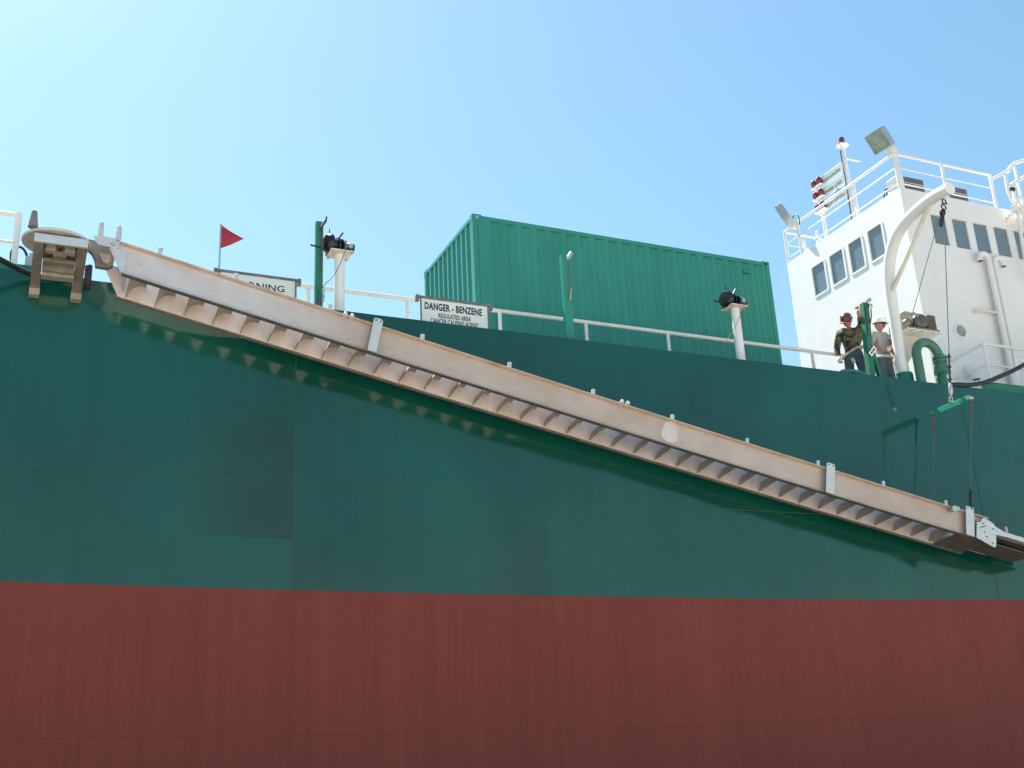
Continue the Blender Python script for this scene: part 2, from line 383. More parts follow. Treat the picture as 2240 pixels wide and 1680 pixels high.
# ------------------------------------------------------------------ ship hull
YH, ZT, ZD = 14.0, 6.277, 6.0
X0, X1 = -14.0, 34.0
ship = thing('ship_hull', (10, YH, -3), 'long green ship hull with dull red bottom paint rising above the quay', 'ship')
def zred(x): return 2.379+0.0010*(x-5.6)**2 if -14 < x < 20 else 2.379+0.0010*14.4**2
def wav(x, z):
    w = 0.0022*math.sin(x*2*math.pi/1.22+0.6)*math.sin((z+0.4)*1.7) + 0.0016*math.sin(x*2.1+z*1.3) + 0.0014*math.sin(x*0.83-z*2.2+1)
    w *= 1.6
    w += -0.006*max(0, 1-abs(x-3.24)/0.5) * 0.35
    return w
def sheet(xs, zf, nz, sign=1):
    mb = MB(); vs = []; fs = []
    for i, x in enumerate(xs):
        a, b = zf(x)
        for j in range(nz+1):
            z = a+(b-a)*j/nz; vs.append((x, YH+wav(x, z), z))
    for i in range(len(xs)-1):
        for j in range(nz):
            q = i*(nz+1)+j; fs.append((q, q+nz+1, q+nz+2, q+1))
    return mb.add(vs, fs)
xs = [X0+(X1-X0)*i/320 for i in range(321)]
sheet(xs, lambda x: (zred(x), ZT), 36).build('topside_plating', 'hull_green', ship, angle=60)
sheet(xs, lambda x: (-4.5, zred(x)), 40).build('bottom_plating', 'hull_red', ship, angle=60)
MB().box(X0, X1, YH+.012, YH+.03, ZD, ZT+.004).build('gunwale', 'hull_green', ship, smooth=False)
MB().box(X0, X1, YH+.03, 27.5, ZD-.3, ZD).build('main_deck', 'deck_grey', ship, smooth=False)
MB().box(X0, X1, 27.2, 27.5, -4.5, ZD-.31).box(X0-.2, X0, YH, 27.5, -4.5, ZD).box(X1, X1+.2, YH, 27.5, -4.5, ZD).build('far_side_plating', 'hull_green', ship, smooth=False)
MB().box(15.9, X1-.1, YH+.10, YH+.14, ZD+.002, 6.46).box(15.9, X1-.1, YH+.09, YH+.2, 6.46, 6.475).build('deck_coaming', 'deck_green', ship, smooth=False)
MB().box(X0+.1, -.12, YH+.10, YH+.14, ZD+.002, 6.42).build('deck_coaming', 'deck_green', ship, smooth=False)
def bead(f, r, m, n=60):
    mb = MB(); pts = [f(i/n) for i in range(n+1)]
    mb.tube([(p[0], YH+wav(p[0], p[1])-.001, p[1]) for p in pts], r, 6); return mb.build('weld_seam', m, ship)
bead(lambda t: (X0+t*30, 3.758+0.0006*(X0+t*30-6)**2*0.4), 0.0055, 'weld', 120)
bead(lambda t: (3.24, 2.405+t*3.86), 0.0050, 'weld')
bead(lambda t: (3.245, -3+t*5.37), 0.0035, 'weld_red')
bead(lambda t: (6.87, -3+t*5.36), 0.002, 'weld_red')
bead(lambda t: (X0+t*34, 0.617+0.0014*(X0+t*34-7.3)**2 if X0+t*34 > -3 else 0.76), 0.003, 'weld_red', 120)
bead(lambda t: (15.2, 2.5+t*3.7), 0.0045, 'hull_green')
bead(lambda t: (13.9+t*6, 3.93), 0.0045, 'hull_green')

# ------------------------------------------------------------------ accommodation ladder
TH = math.atan(0.2085); U = Vector((math.cos(TH), 0, -math.sin(TH))); N = Vector((math.sin(TH), 0, math.cos(TH)))
YN, YF, LH, LL = 13.20, 13.74, 0.40, 13.62
LO = Vector((0.95, 0, 6.043))
def sag(u, y):           # the long ladder hangs slightly and leans towards the hull
    t = min(max(u/LL, 0), 1); return -.026-.032*4*t*(1-t)-.062*(y-YN)/(YF-YN)
def lp(u, y, n): return LO+U*u+N*n+Vector((0, y, sag(u, y)))
lad = thing('accommodation_ladder', (0.95, 13.4, 6.04), 'long aluminium accommodation ladder slung sloping along the green hull', 'ladder')
def stringer(nm, y0, d):          # web plus flanges pointing to d
    def bar(u0, u1, ya, yb, n0, n1, ub=None, k=20):
        ub = u0 if ub is None else ub; mb = MB(); vs = []; fs = []
        for i in range(k+1):
            t = i/k; ua = u0+(u1-u0)*t; uc = ub+(u1-ub)*t
            vs += [lp(ua, ya, n0), lp(ua, yb, n0), lp(uc, yb, n1), lp(uc, ya, n1)]
        for i in range(k):
            for q in range(4): fs.append((4*i+q, 4*i+(q+1) % 4, 4*i+4+(q+1) % 4, 4*i+4+q))
        return mb.add(vs, fs+[(3, 2, 1, 0), (4*k, 4*k+1, 4*k+2, 4*k+3)])
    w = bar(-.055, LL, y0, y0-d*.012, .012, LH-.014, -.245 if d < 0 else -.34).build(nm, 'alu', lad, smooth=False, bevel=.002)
    bar(-.065, LL, y0-d*.012, y0+d*.046, -.004, .010).build('bottom_flange', 'grime_shade' if d < 0 else 'alu_dark', w, smooth=False, bevel=.002)
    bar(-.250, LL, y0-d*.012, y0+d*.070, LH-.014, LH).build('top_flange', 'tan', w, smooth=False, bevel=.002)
stringer('outer_stringer', YN, -1)
stringer('inner_stringer', YF, 1)
for o_ in lad.children:
    if o_.name.startswith('inner_stringer'): o_.data.materials[0] = M['alu_in']
PIT = 0.36/math.cos(TH)
def tread(u0):
    prof = []
    for i in range(11):
        t = R(180-i*10.2); prof.append((0.168+0.168*math.cos(t)*1.0, 0.022+0.232*math.sin(t)))
    inn = [(0.168+(a-0.168)*0.945, 0.022+(b-0.022)*0.95) for a, b in prof]
    poly = prof+inn[::-1]
    mb = MB(); k = len(poly); ya, yb = YN+.0135, YF-.0135
    vs = [lp(u0+a, ya, b) for a, b in poly]+[lp(u0+a, yb, b) for a, b in poly]
    fs = [(i, (i+1) % k, (i+1) % k+k, i+k) for i in range(k)]
    m = len(prof)
    for i in range(m-1):
        fs.append((i, k-1-i, k-2-i, i+1)); fs.append((k+i, k+i+1, 2*k-2-i, 2*k-1-i))
    return mb.add(vs, fs)
t0 = tread(0.037).build('tread', 'tread', lad)
for k in range(1, 37):
    c = t0.copy(); COL.objects.link(c); c.parent = lad; c.location = t0.location+U*(PIT*k)+Vector((0, 0, sag(.037+PIT*k, YN)-sag(.037, YN)))
for i, x in enumerate((1.30, 2.24, 3.46, 4.73, 5.99, 7.27, 8.545, 9.81, 11.07, 12.29, 13.51)):
    u = (x-.95)/U.x-.07
    hgt = 0.085 if i else 0.10
    b = lp(u, YN-.035, LH)
    MB().tube([b, b+Vector((0.012, 0, hgt-.006)), b+Vector((0.012, 0, hgt))], [.030, .030, .025], 14).build('stanchion_socket', 'alu_bright', lad)
for x, w in ((4.03, .125), (11.20, .155), (13.88, .165)):
    u = (x-.95)/U.x
    p = [lp(u-w/2, YN-.078, -.004), lp(u+w/2, YN-.078, -.004), lp(u+w/2, YN-.078, LH+.06), lp(u+w/2-.02, YN-.078, LH+.08), lp(u-w/2+.02, YN-.078, LH+.08), lp(u-w/2, YN-.078, LH+.06)]
    o = MB().prism(p, (0, -.012, 0)).build('lifting_plate', 'alu_bright', lad, smooth=False, bevel=.002)
    for s in (-1, 1): q = lp(u+s*w*.27, YN-.0905, LH+.045); MB().cyl(q, q+Vector((0, -.003, 0)), .012, 12).build('bolt_hole', 'grease', o)
    MB().prism([lp(u-.006, YN-.001, .012), lp(u+.006, YN-.001, .012), lp(u+.006, YN-.001, LH-.015), lp(u-.006, YN-.001, LH-.015)], (0, -.076, 0)).build('lifting_plate_rib', 'alu', lad, smooth=False)
pl = [at(x, y, Y=YN-.001) for x, y in ((1447, 935), (1457, 922), (1474, 923), (1485, 934), (1483, 961), (1474, 969), (1457, 966), (1446, 955))]
MB().prism(pl, (0, -.007, 0)).build('doubler_plate', 'alu_in', lad, smooth=False)
g = [at(x, y, Y=YN-.002) for x, y in ((240, 544), (277, 545), (273, 594), (264, 597))]
MB().prism(g, (0, -.012, 0)).build('end_gusset', 'alu_bright', lad, smooth=False)
for x, z, r in ((3.66, 5.815, .03), (3.75, 5.80, .03), (7.69, 4.985, .03), (7.785, 4.97, .03)):
    c = Vector((x, YN-.075, z))
    MB().tube([c+Vector((-.004, .0, -.03)), c+Vector((0, -.05, 0)), c+Vector((.004, -.075, .012)), c+Vector((.005, -.085, .016))], [r*.7, r, r*.8, r*.4], 12).build('locking_pin', 'alu_bright', lad)
c = at(2083, 1114, Y=YN-.05)
MB().cyl(c+Vector((0, .05, 0)), c+Vector((-.03, -.09, -.01)), .048, 18).cyl(c+Vector((.07, .05, 0)), c+Vector((.055, -.07, 0)), .035, 14).build('locking_pin', 'galv', lad)
# inner end cross plate and bottom end panel
MB().prism([lp(LL-.62, YN+.014, -.002), lp(LL-.02, YN+.014, -.002), lp(LL-.02, YN+.014, .010), lp(LL-.62, YN+.014, .010)], (0, YF-YN-.03, -.06)).build('end_pan', 'grime_shade', lad, smooth=False)
MB().prism([lp(-.01, YN+.014, .03), lp(.0, YN+.014, .03), lp(-.16, YN+.014, LH-.02), lp(-.17, YN+.014, LH-.02)], (0, YF-YN-.03, 0)).build('head_plate', 'alu', lad, smooth=False)

# bottom platform hinged at the lower end
lowp = thing('ladder_foot_platform', (14.4, 13.3, 3.2), 'folding foot platform hinged to the lower end of the sloping ladder', 'platform')
hp = [at(x, y, Y=YN-.085) for x, y in ((2148, 1134), (2153, 1133), (2172, 1146), (2176, 1152), (2203, 1168), (2199, 1175), (2178, 1170), (2178, 1196), (2174, 1198), (2160, 1190), (2135, 1176), (2136, 1142), (2144, 1142))]
h = MB().prism(hp, (0, -.014, 0)).build('hinge_plate', 'alu_bright', lowp, smooth=False, bevel=.002)
for x, y in ((2172, 1157), (2171, 1188), (2154, 1164), (2159, 1174), (2150, 1145)):
    q = at(x, y, Y=YN-.1); MB().cyl(q, q+Vector((0, -.008, 0)), .012, 10).build('hinge_bolt', 'grease', h)
q0 = at(2146, 1154, Y=YN-.106); q1 = at(2157, 1150, Y=YN-.106); MB().beam(q0, q1, .008, .012).build('latch', 'grease', h)
a0 = at(2160, 1163, Y=YN-.06); du = Vector((1, 0, -.20)).normalized(); dn = Vector((.20, 0, 1)).normalized()
for yy, nm in ((YN-.06, 'side_beam'), (YF+.0, 'side_beam')):
    p = a0+Vector((.05, yy-(YN-.06), 0))
    MB().prism([p, p+du*1.6, p+du*1.6+dn*.075, p+dn*.075], (0, .05, 0)).build(nm, 'alu_bright' if yy < 13.3 else 'alu', lowp, smooth=False, bevel=.003)
MB().obox(a0+du*.95+Vector((0, .33, -.01)), du*.8, Vector((0, .27, 0)), dn*.012).build('platform_plate', 'grime_shade', lowp, smooth=False)
MB().obox(a0+du*.55+Vector((0, .36, -.125)), du*.55, Vector((0, .26, 0)), dn*.006).build('platform_tray', 'grime_shade', lowp, smooth=False)  # tray colour carries the shade of the platform underside
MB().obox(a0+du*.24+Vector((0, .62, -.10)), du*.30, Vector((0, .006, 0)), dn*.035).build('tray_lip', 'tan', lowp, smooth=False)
MB().obox(a0+du*.6+Vector((0, .60, -.03)), du*.6, Vector((0, .006, 0)), dn*.085).build('back_plate', 'grime_shade', lowp, smooth=False)  # dark sheet standing in for the shaded platform interior
b = a0+du*.43+dn*.075+Vector((0, .02, 0)); MB().cyl(b, b+Vector((0, 0, .11)), .026, 12).build('stanchion_socket', 'alu', lowp)

# ------------------------------------------------------------------ turntable at the ladder head
tt = thing('ladder_turntable', (0.12, 13.4, 6.2), 'round turntable bracket over the gunwale at the head of the ladder', 'turntable')
tc = Vector((0.125, 13.28, 6.385))
MB().lathe(tc, (0, 0, 1), [(.30, -.024), (.385, -.018), (.392, 0), (.392, .012), (.38, .018)], 48).build('disc', 'alu', tt)
bl, br = at(75, 520, Y=12.93), at(193, 534, Y=12.93)
zb = (bl.z+br.z)/2
MB().box(bl.x, br.x, 12.93, 12.98, 6.212, 6.318).build('front_beam', 'alu_bright', tt, smooth=False, bevel=.006)
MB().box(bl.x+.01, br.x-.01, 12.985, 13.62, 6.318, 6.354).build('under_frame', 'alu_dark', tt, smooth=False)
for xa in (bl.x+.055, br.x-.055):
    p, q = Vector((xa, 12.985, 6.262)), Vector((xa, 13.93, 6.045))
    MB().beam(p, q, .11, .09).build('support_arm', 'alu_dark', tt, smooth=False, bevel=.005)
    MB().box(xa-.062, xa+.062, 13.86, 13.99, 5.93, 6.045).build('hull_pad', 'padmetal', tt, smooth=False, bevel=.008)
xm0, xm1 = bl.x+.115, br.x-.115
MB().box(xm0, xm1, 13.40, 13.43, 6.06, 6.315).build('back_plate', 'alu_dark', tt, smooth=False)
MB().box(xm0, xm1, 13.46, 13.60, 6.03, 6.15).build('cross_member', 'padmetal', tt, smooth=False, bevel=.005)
MB().box(xm0, xm1, 13.28, 13.36, 6.13, 6.18).build('cross_member', 'alu_dark', tt, smooth=False, bevel=.004)
for fx in (.2, .8):
    x = xm0+(xm1-xm0)*fx; MB().box(x-.062, x+.062, 13.10, 13.22, 6.20, 6.316).build('roller_block', 'padmetal', tt, smooth=False, bevel=.008)
x = (xm0+xm1)/2; MB().box(x-.075, x+.075, 13.16, 13.26, 6.16, 6.316).build('pivot_block', 'alu_dark', tt, smooth=False, bevel=.008)
MB().cyl((x, 13.155, 6.24), (x, 13.145, 6.24), .02, 10).build('pivot_bolt', 'grease', tt)
# head bracket to the ladder
hb = [at(x, y, Y=13.16) for x, y in ((204, 519), (216, 516.5), (264, 525), (258, 541), (252, 545), (244, 544), (238, 541), (214, 537))]
MB().prism(hb, (0, -.03, 0)).build('hinge_lug', 'alu_bright', tt, smooth=False, bevel=.004)
q = at(247, 535, Y=13.13); MB().cyl(q+Vector((0, .05, 0)), q+Vector((0, -.02, 0)), .025, 16).build('hinge_pin', 'galv', tt)
hb2 = [at(x, y, Y=13.45) for x, y in ((188, 548), (192, 530), (238, 540), (250, 566), (246, 588), (234, 592), (208, 588), (206, 572), (200, 560))]
MB().prism(hb2, (0, -.10, 0)).build('head_casting', 'alu_dark', tt, smooth=False, bevel=.006)
hb3 = [at(x, y, Y=13.28) for x, y in ((215, 556), (240, 561), (241, 575), (234, 580), (224, 576))]
MB().prism(hb3, (0, -.05, 0)).build('head_casting', 'padmetal', tt, smooth=False, bevel=.004)
for (x, y, yy) in ((220, 516, 13.14), (259, 524, 13.14)):
    b = at(x, y, Y=yy); MB().tube([b, b+Vector((0, 0, .1)), b+Vector((0, 0, .105)), b+Vector((0, 0, .17)), b+Vector((0, 0, .18))], [.034, .034, .029, .029, .022], 14).build('stanchion_socket', 'alu_bright', tt)
b = at(72, 497, Z=6.395); MB().tube([b, b+Vector((0, 0, .02)), b+Vector((0, 0, .20)), b+Vector((0, 0, .21))], [.058, .055, .033, .028], 16).build('stanchion_socket', 'alu_dark', tt)

# ------------------------------------------------------------------ wire, block, spreader bar, chains
BX, BZ = 14.26, 5.615
yi, yo = 13.80, 12.93
sb = thing('spreader_bar', (BX, 13.37, BZ), 'green spreader bar hanging level from the davit wire above the ladder end', 'spreader bar')
MB().beam((BX, yi, BZ), (BX, yo, BZ), .075, .085).build('beam', 'bar_green', sb, smooth=False, bevel=.006)
MB().beam((BX, yi, BZ-.048), (BX, yo, BZ-.048), .09, .008).build('bottom_flange', 'bar_green', sb, smooth=False)
for yy in (yi-.015, yo+.015): MB().cyl((BX-.055, yy, BZ), (BX+.055, yy, BZ), .026, 12).build('end_shackle', 'galv', sb)
tipw = at(2061, 470, X=14.26)
wtop = at(2052, 495, X=14.26); wb = Vector((BX, 13.36, BZ+.045))
def shackle(mb, p, d, r, t):
    p = Vector(p); d = Vector(d).normalized(); s = Vector((1, 0, 0))
    mb.tube(arc(p, s, d, r, 0, math.pi, 10)+[p-s*r-d*r*1.2], t, 8); mb.tube([p+s*r, p+s*r-d*r*1.2], t, 8); mb.cyl(p-s*r*1.5-d*r*1.2, p+s*r*1.5-d*r*1.2, t, 8)
dirw = (tipw-wb).normalized()
hk = MB(); shackle(hk, wb+dirw*.07, dirw, .035, .011); hk.build('top_shackle', 'galv', sb)
def chain(mb, p, q, link=.06, t=.008):
    p = Vector(p); q = Vector(q); n = max(2, int((q-p).length/(link*.72))); d = (q-p).normalized(); a, b = frame(d)
    for i in range(n):
        c = p+(q-p)*((i+.5)/n); s = a if i % 2 else b; L = link*.5; w = link*.27
        pts = [c+d*(L-w)+s*w*math.cos(k*math.pi/4)+d*w*math.sin(k*math.pi/4) for k in range(5)]+[c-d*(L-w)-s*w*math.cos(k*math.pi/4)-d*w*math.sin(k*math.pi/4) for k in range(5)]
        mb.tube(pts+[pts[0]], t, 5, caps=False)
for yb, ye, lab, hi in ((yo, None, 'outer', 1), (yi, None, 'inner', 0)):
    if hi: e = at(2123, 1113, Y=YN-.07)
    else: e = at(2041, 1096, Y=YF+.03)
    s0 = Vector((BX, yb, BZ-.05)); L = (e-s0).length; d = (e-s0)/L
    lab = 'bridle wire from the outboard end of the green spreader bar to the ladder plate' if hi else 'bridle wire from the hull end of the green spreader bar down behind the ladder'
    cs = thing('bridle_wire', s0, lab, 'sling', 'bridle wires under the spreader bar')
    mb = MB(); chain(mb, s0, s0+d*(.42 if hi else .36)); mb.build('chain', 'rust', cs)
    MB().tube([s0+d*.36, s0+d*(L-(.3 if hi else .02))], .0062, 6).build('wire', 'wire', cs)
    if hi: mb = MB(); chain(mb, s0+d*(L-.33), e, .075, .011); mb.build('chain', 'grease', cs)
hblk = thing('hoist_block', tipw, 'dark hook block with shackle hanging from the tip of the white davit', 'block')
t = at(2065, 432, X=14.26)
mb = MB(); shackle(mb, at(2065, 440, X=14.26), (0, 0, 1), .04, .012); mb.tube(arc(at(2064, 453, X=14.26), (1, 0, 0), (0, .15, 1), .052, 0, 2*math.pi, 14), .012, 8, caps=False); mb.build('shackle', 'black', hblk)
p, q = at(2063, 458, X=14.26), at(2058, 497, X=14.26); d = (q-p)
MB().tube([p, p+d*.12, p+d*.3, p+d*.42, p+d*.55, p+d*.9, q], [.02, .055, .05, .028, .042, .038, .018], 12).build('block_body', 'black', hblk)
fw = thing('hoist_wire', wb, 'vertical steel hoist wire running from the davit block to the spreader bar', 'wire rope')
MB().tube([at(2065, 470, X=14.26), (wb+dirw*.42)], .0085, 6).build('wire', 'wire', fw)
MB().tube([wb+dirw*.12, wb+dirw*.2, wb+dirw*.3, wb+dirw*.34], [.02, .042, .036, .012], 12).build('swivel', 'galv', fw)
mb = MB()
for k in (.40, .62, .80):
    c = wb+dirw*k; mb.obox(c, (.028, 0, 0), (0, .02, 0), (0, 0, .012))
    mb.cyl(c+Vector((-.03, 0, -.02)), c+Vector((.03, 0, .02)), .009, 8)
mb.tube([wb+dirw*.34, wb+dirw*.85], .016, 8); mb.build('wire_clamp', 'grease', fw)
wl = thing('winch_wire', (14.9, 14.4, 7.7), 'thin steel wire running diagonally from the winch drum to the davit block', 'wire rope')
MB().tube([at(1997, 683, Y=14.4), at(2048, 500, X=14.26), at(2058, 470, X=14.26)], .007, 6).build('wire', 'wire', wl)

# ------------------------------------------------------------------ davit
dv = thing('davit', (14.28, 14.35, ZD), 'white curved davit with diagonal strut standing at the deck edge', 'davit')
cl = [(14.325, 14.37, 6.55), (14.315, 14.36, 7.04), (14.30, 14.34, 7.6), (14.285, 14.31, 8.1), (14.27, 14.24, 8.5), (14.26, 14.10, 8.82), (14.26, 13.88, 9.08), (14.26, 13.58, 9.225), (14.26, 13.2, 9.305), (14.26, 12.85, 9.335), (14.26, 12.52, 9.31)]
def smoothpath(p, n=6):
    p = [Vector(q) for q in p]; out = []
    for i in range(len(p)-1):
        a, b, c, d = p[max(i-1, 0)], p[i], p[i+1], p[min(i+2, len(p)-1)]
        for k in range(n):
            t = k/n; out.append(0.5*((2*b)+(c-a)*t+(2*a-5*b+4*c-d)*t*t+(3*b-a-3*c+d)*t**3))
    return out+[p[-1]]
MB().tube(smoothpath(cl, 6), .106, 24).build('arm', 'white', dv)
e = Vector(cl[-1]); MB().cyl(e+Vector((0, .0, 0)), e+Vector((0, -.015, -.001)), .115, 28).build('end_cap', 'white', dv)
MB().tube([(14.26, 14.22, 8.12), (14.26, 12.97, 9.29)], .042, 14).build('strut', 'cream', dv)
MB().lathe((14.33, 14.37, ZD), (0, 0, 1), [(.155, 0), (.155, .52), (.145, .545), (.11, .55)], 26).build('base_socket', 'deck_green', dv)
e = at(2065, 425, X=14.26); MB().obox(e+Vector((0, .02, -.02)), (.012, 0, 0), (0, .05, 0), (0, 0, .07)).build('padeye', 'white', dv)
pz = 7.345
MB().box(14.375, 15.20, 14.12, 14.68, pz, pz+.014).build('winch_shelf', 'white', dv, smooth=False, bevel=.003)
MB().prism([(14.40, 14.42, pz-.002), (15.02, 14.42, pz-.002), (14.46, 14.42, pz-.62), (14.40, 14.42, pz-.62)], (0, .014, 0)).build('shelf_bracket', 'cream', dv, smooth=False)
mb = MB()
for x in (14.5, 14.75, 15.0): mb.cyl((x, 14.17, pz-.001), (x, 14.17, pz-.022), .015, 8)
mb.build('bolt', 'galv', dv)

wn = thing('winch', (14.8, 14.4, pz+.02), 'dirty grey brown wire winch with round drum on the davit shelf', 'winch')
MB().box(14.50, 15.17, 14.16, 14.62, pz+.016, pz+.07).build('base_frame', 'winch', wn, smooth=False, bevel=.004)
MB().lathe((14.60, 14.40, pz+.27), (1, 0, 0), [(.19, 0), (.19, .02), (.11, .022), (.11, .16), (.19, .162), (.19, .18)], 26).build('drum', 'winch', wn)
MB().lathe((14.80, 14.33, pz+.22), (0, -1, 0), [(.05, -.2), (.15, -.19), (.155, .12), (.12, .17), (.03, .19)], 26).build('motor', 'motor', wn)
MB().box(14.965, 15.16, 14.2, 14.56, pz+.072, pz+.38).build('gearbox', 'winch', wn, smooth=False, bevel=.02)
mb = MB()
for k in range(6): mb.box(14.985+k*.028, 14.995+k*.028, 14.185, 14.2, pz+.10, pz+.35)
mb.build('cooling_fins', 'winch', wn, smooth=False)
MB().lathe((14.54, 14.28, pz+.2), (0, -1, 0), [(.02, -.05), (.07, -.045), (.07, .03), (.03, .05)], 18).build('brake_wheel', 'winch', wn)

# ------------------------------------------------------------------ shipping container
def container():
    x0, x1, y0, y1, zt, zb = 6.53, 12.588, 15.508, 17.946, 9.03, 6.40
    c = thing('shipping_container', ((x0+x1)/2, (y0+y1)/2, zb), 'green corrugated shipping container standing on the deck behind the railing', 'container')
    pw = .10
    def corr(a, b, pit, dep):     # profile along a..b: list of (position, depth)
        n = round((b-a)/pit); p = (b-a)/n; out = []
        for i in range(n):
            s = a+i*p; out += [(s, 0), (s+p*.26, 0), (s+p*.5, dep), (s+p*.76, dep)]
        return out+[(b, 0)]
    def panel(prof, fn, za, zc, nm):
        vs = []; fs = []
        for s, d in prof: vs += [fn(s, d, za), fn(s, d, zc)]
        for i in range(len(prof)-1): fs.append((2*i, 2*i+2, 2*i+3, 2*i+1))
        o = MB().add(vs, fs).build(nm, 'box_green', c, smooth=False); so_ = o.modifiers.new('sheet', 'SOLIDIFY'); so_.thickness = .004; return o
    za, zc = zb+.16, zt-.075
    pr = [(x0+pw, 0), (x0+pw+.12, 0)]+[(s, d) for s, d in corr(x0+pw+.16, x1-pw-.06, .285, .036)]+[(x1-pw, 0)]
    panel(pr, lambda s, d, z: (s, y0+.012+d, z), za, zc, 'side_wall')
    panel(pr, lambda s, d, z: (s, y1-.012-d, z), za, zc, 'side_wall')
    pe = corr(y0+pw, y1-pw, .222, .05)
    panel(pe, lambda s, d, z: (x0+.012+d, s, z), za, zc, 'end_wall')
    panel(pe, lambda s, d, z: (x1-.012-d, s, z), za, zc, 'end_wall')
    for x in (x0, x1-pw):
        for y in (y0, y1-pw): MB().box(x+.004, x+pw-.004, y+.004, y+pw-.004, zb+.118, zt-.118).build('corner_post', 'box_green', c, smooth=False, bevel=.006)
    for z in (zt-.09, zb+.03):
        zz = z; h = .072 if z > 7 else .14
        for y in (y0+.005, y1-.06-.005): MB().box(x0+.17, x1-.17, y, y+.06, zz, zz+h).build('side_rail', 'box_green', c, smooth=False, bevel=.005)
        for x in (x0+.005, x1-.06-.005): MB().box(x, x+.06, y0+.155, y1-.155, zz, zz+h).build('end_rail', 'box_green', c, smooth=False, bevel=.005)
    MB().box(x0+.07, x1-.07, y0+.07, y1-.07, zt-.05, zt-.035).build('roof', 'box_green', c, smooth=False)
    for x, sx in ((x0, 1), (x1, -1)):
        for y, sy in ((y0, 1), (y1, -1)):
            for z, hz in ((zt-.118, 1), (zb, 0)):
                xa, xb = sorted((x, x+sx*.172)); ya, yb = sorted((y, y+sy*.155))
                o = MB().box(xa, xb, ya, yb, z, z+.118).build('corner_casting', 'box_green', c, smooth=False, bevel=.008)
                if hz and (sy == 1 or sx == 1):
                    h = MB()
                    if sy == 1: h.lathe(((xa+xb)/2, y-.0005, z+.06), (0, -1, 0), [(.030, 0), (.030, .002)], 16)
                    if sx == 1: h.lathe((x-.0005, (ya+yb)/2, z+.06), (-1, 0, 0), [(.026, 0), (.026, .002)], 16)
                    h.build('casting_hole', 'galv' if (sx == 1 and sy == 1) else 'black', o)
    v = at(1634, 595, Y=y0+.03)
    MB().box(v.x-.09, v.x+.09, y0-.004, y0+.02, v.z-.03, v.z+.03).build('ventilator', 'box_green', c, smooth=False, bevel=.006)
    for x in (x0+.1, x1-.3): MB().box(x, x+.2, y0+.3, y1-.3, ZD+.002, zb-.002).build('skid', 'deck_green', c, smooth=False)
    return c
container()

# ------------------------------------------------------------------ railings
def railing(name, label, runs, posts, r, base, rp=None, m='rail', group=None):
    t = thing(name, base, label, 'railing', group)
    for nm, pts, rr in runs: MB().tube(pts, rr, 10).build(nm, m, t)
    for p, q in posts: MB().tube([p, q], rp or r, 10).build('post', m, t)
    return t
YR, ZR = 15.1, 7.10
pxs = [674, 890, 1093, 1281, 1460, 1775]; pys = [627, 655, 684, 704, 726, 764]
px = [at(a, b, Y=YR).x for a, b in zip(pxs, pys)]
gapx = at(1241, 700, Y=YR).x
MID = ZD+.55
dr = railing('deck_railing', 'white pipe railing along the deck edge in front of the green container', [
    ('top_rail', [(3.2, YR, ZR), (14.9, YR, ZR)], .034), ('middle_rail', [(3.2, YR, MID), (14.9, YR, MID)], .02)],
    [((x, YR, ZD), (x, YR, ZR+.02)) for x in px+[14.88]], .03, (9, YR, ZD))
lr = railing('deck_railing', 'white pipe railing at the left edge of the photo beside the turntable', [
    ('top_rail', [(-9, 14.9, 7.50), (-.37, 14.9, 7.50)], .03), ('middle_rail', [(-9, 14.9, 7.09), (-.37, 14.9, 7.09)], .02), ('middle_rail', [(-9, 14.9, 6.6), (-.37, 14.9, 6.6)], .02)],
    [((-.355, 14.9, ZD), (-.355, 14.9, 7.53)), ((-2.2, 14.9, ZD), (-2.2, 14.9, 7.5)), ((-4.2, 14.9, ZD), (-4.2, 14.9, 7.5))], .042, (-.36, 14.9, ZD), rp=.042)
rb = at(209, 600, Y=15.1)
railing('deck_railing', 'short white railing stanchion glimpsed between the turntable and the ladder head', [('top_rail', [(rb.x, YR, 7.08-.5), (rb.x+1.2, YR, 7.08-.5)], .022)], [((rb.x, YR, ZD), (rb.x, YR, 6.6))], .03, (rb.x, YR, ZD))
zz, zm = 7.72, 7.28
railing('gangway_railing', 'white two bar railing in front of the wheelhouse wall under the porthole', [
    ('top_rail', [(17.10, 15.78, zz-.1), (17.22, 15.05, zz), (24, 15.05, zz)], .032), ('middle_rail', [(17.10, 15.78, zm-.05), (17.22, 15.05, zm), (24, 15.05, zm)], .022)],
    [((17.22, 15.05, ZD), (17.22, 15.05, zz)), ((19.6, 15.05, ZD), (19.6, 15.05, zz)), ((22, 15.05, ZD), (22, 15.05, zz))], .035, (17.2, 15.1, ZD), rp=.036)
# white hooped frame at the right edge
p0, p1 = at(2229, 850, Y=14.5), at(2222, 796, Y=14.5)
hf = thing('hoop_frame', p0, 'white bent pipe hoop at the right edge beneath the black hose', 'hoop')
MB().tube(smoothpath([p0, p0+(p1-p0)*.6, p1, p1+Vector((.02, 0, .05)), p1+Vector((.1, 0, .09)), p1+Vector((1.2, 0, .09))], 4), .025, 10).build('pipe', 'white', hf)

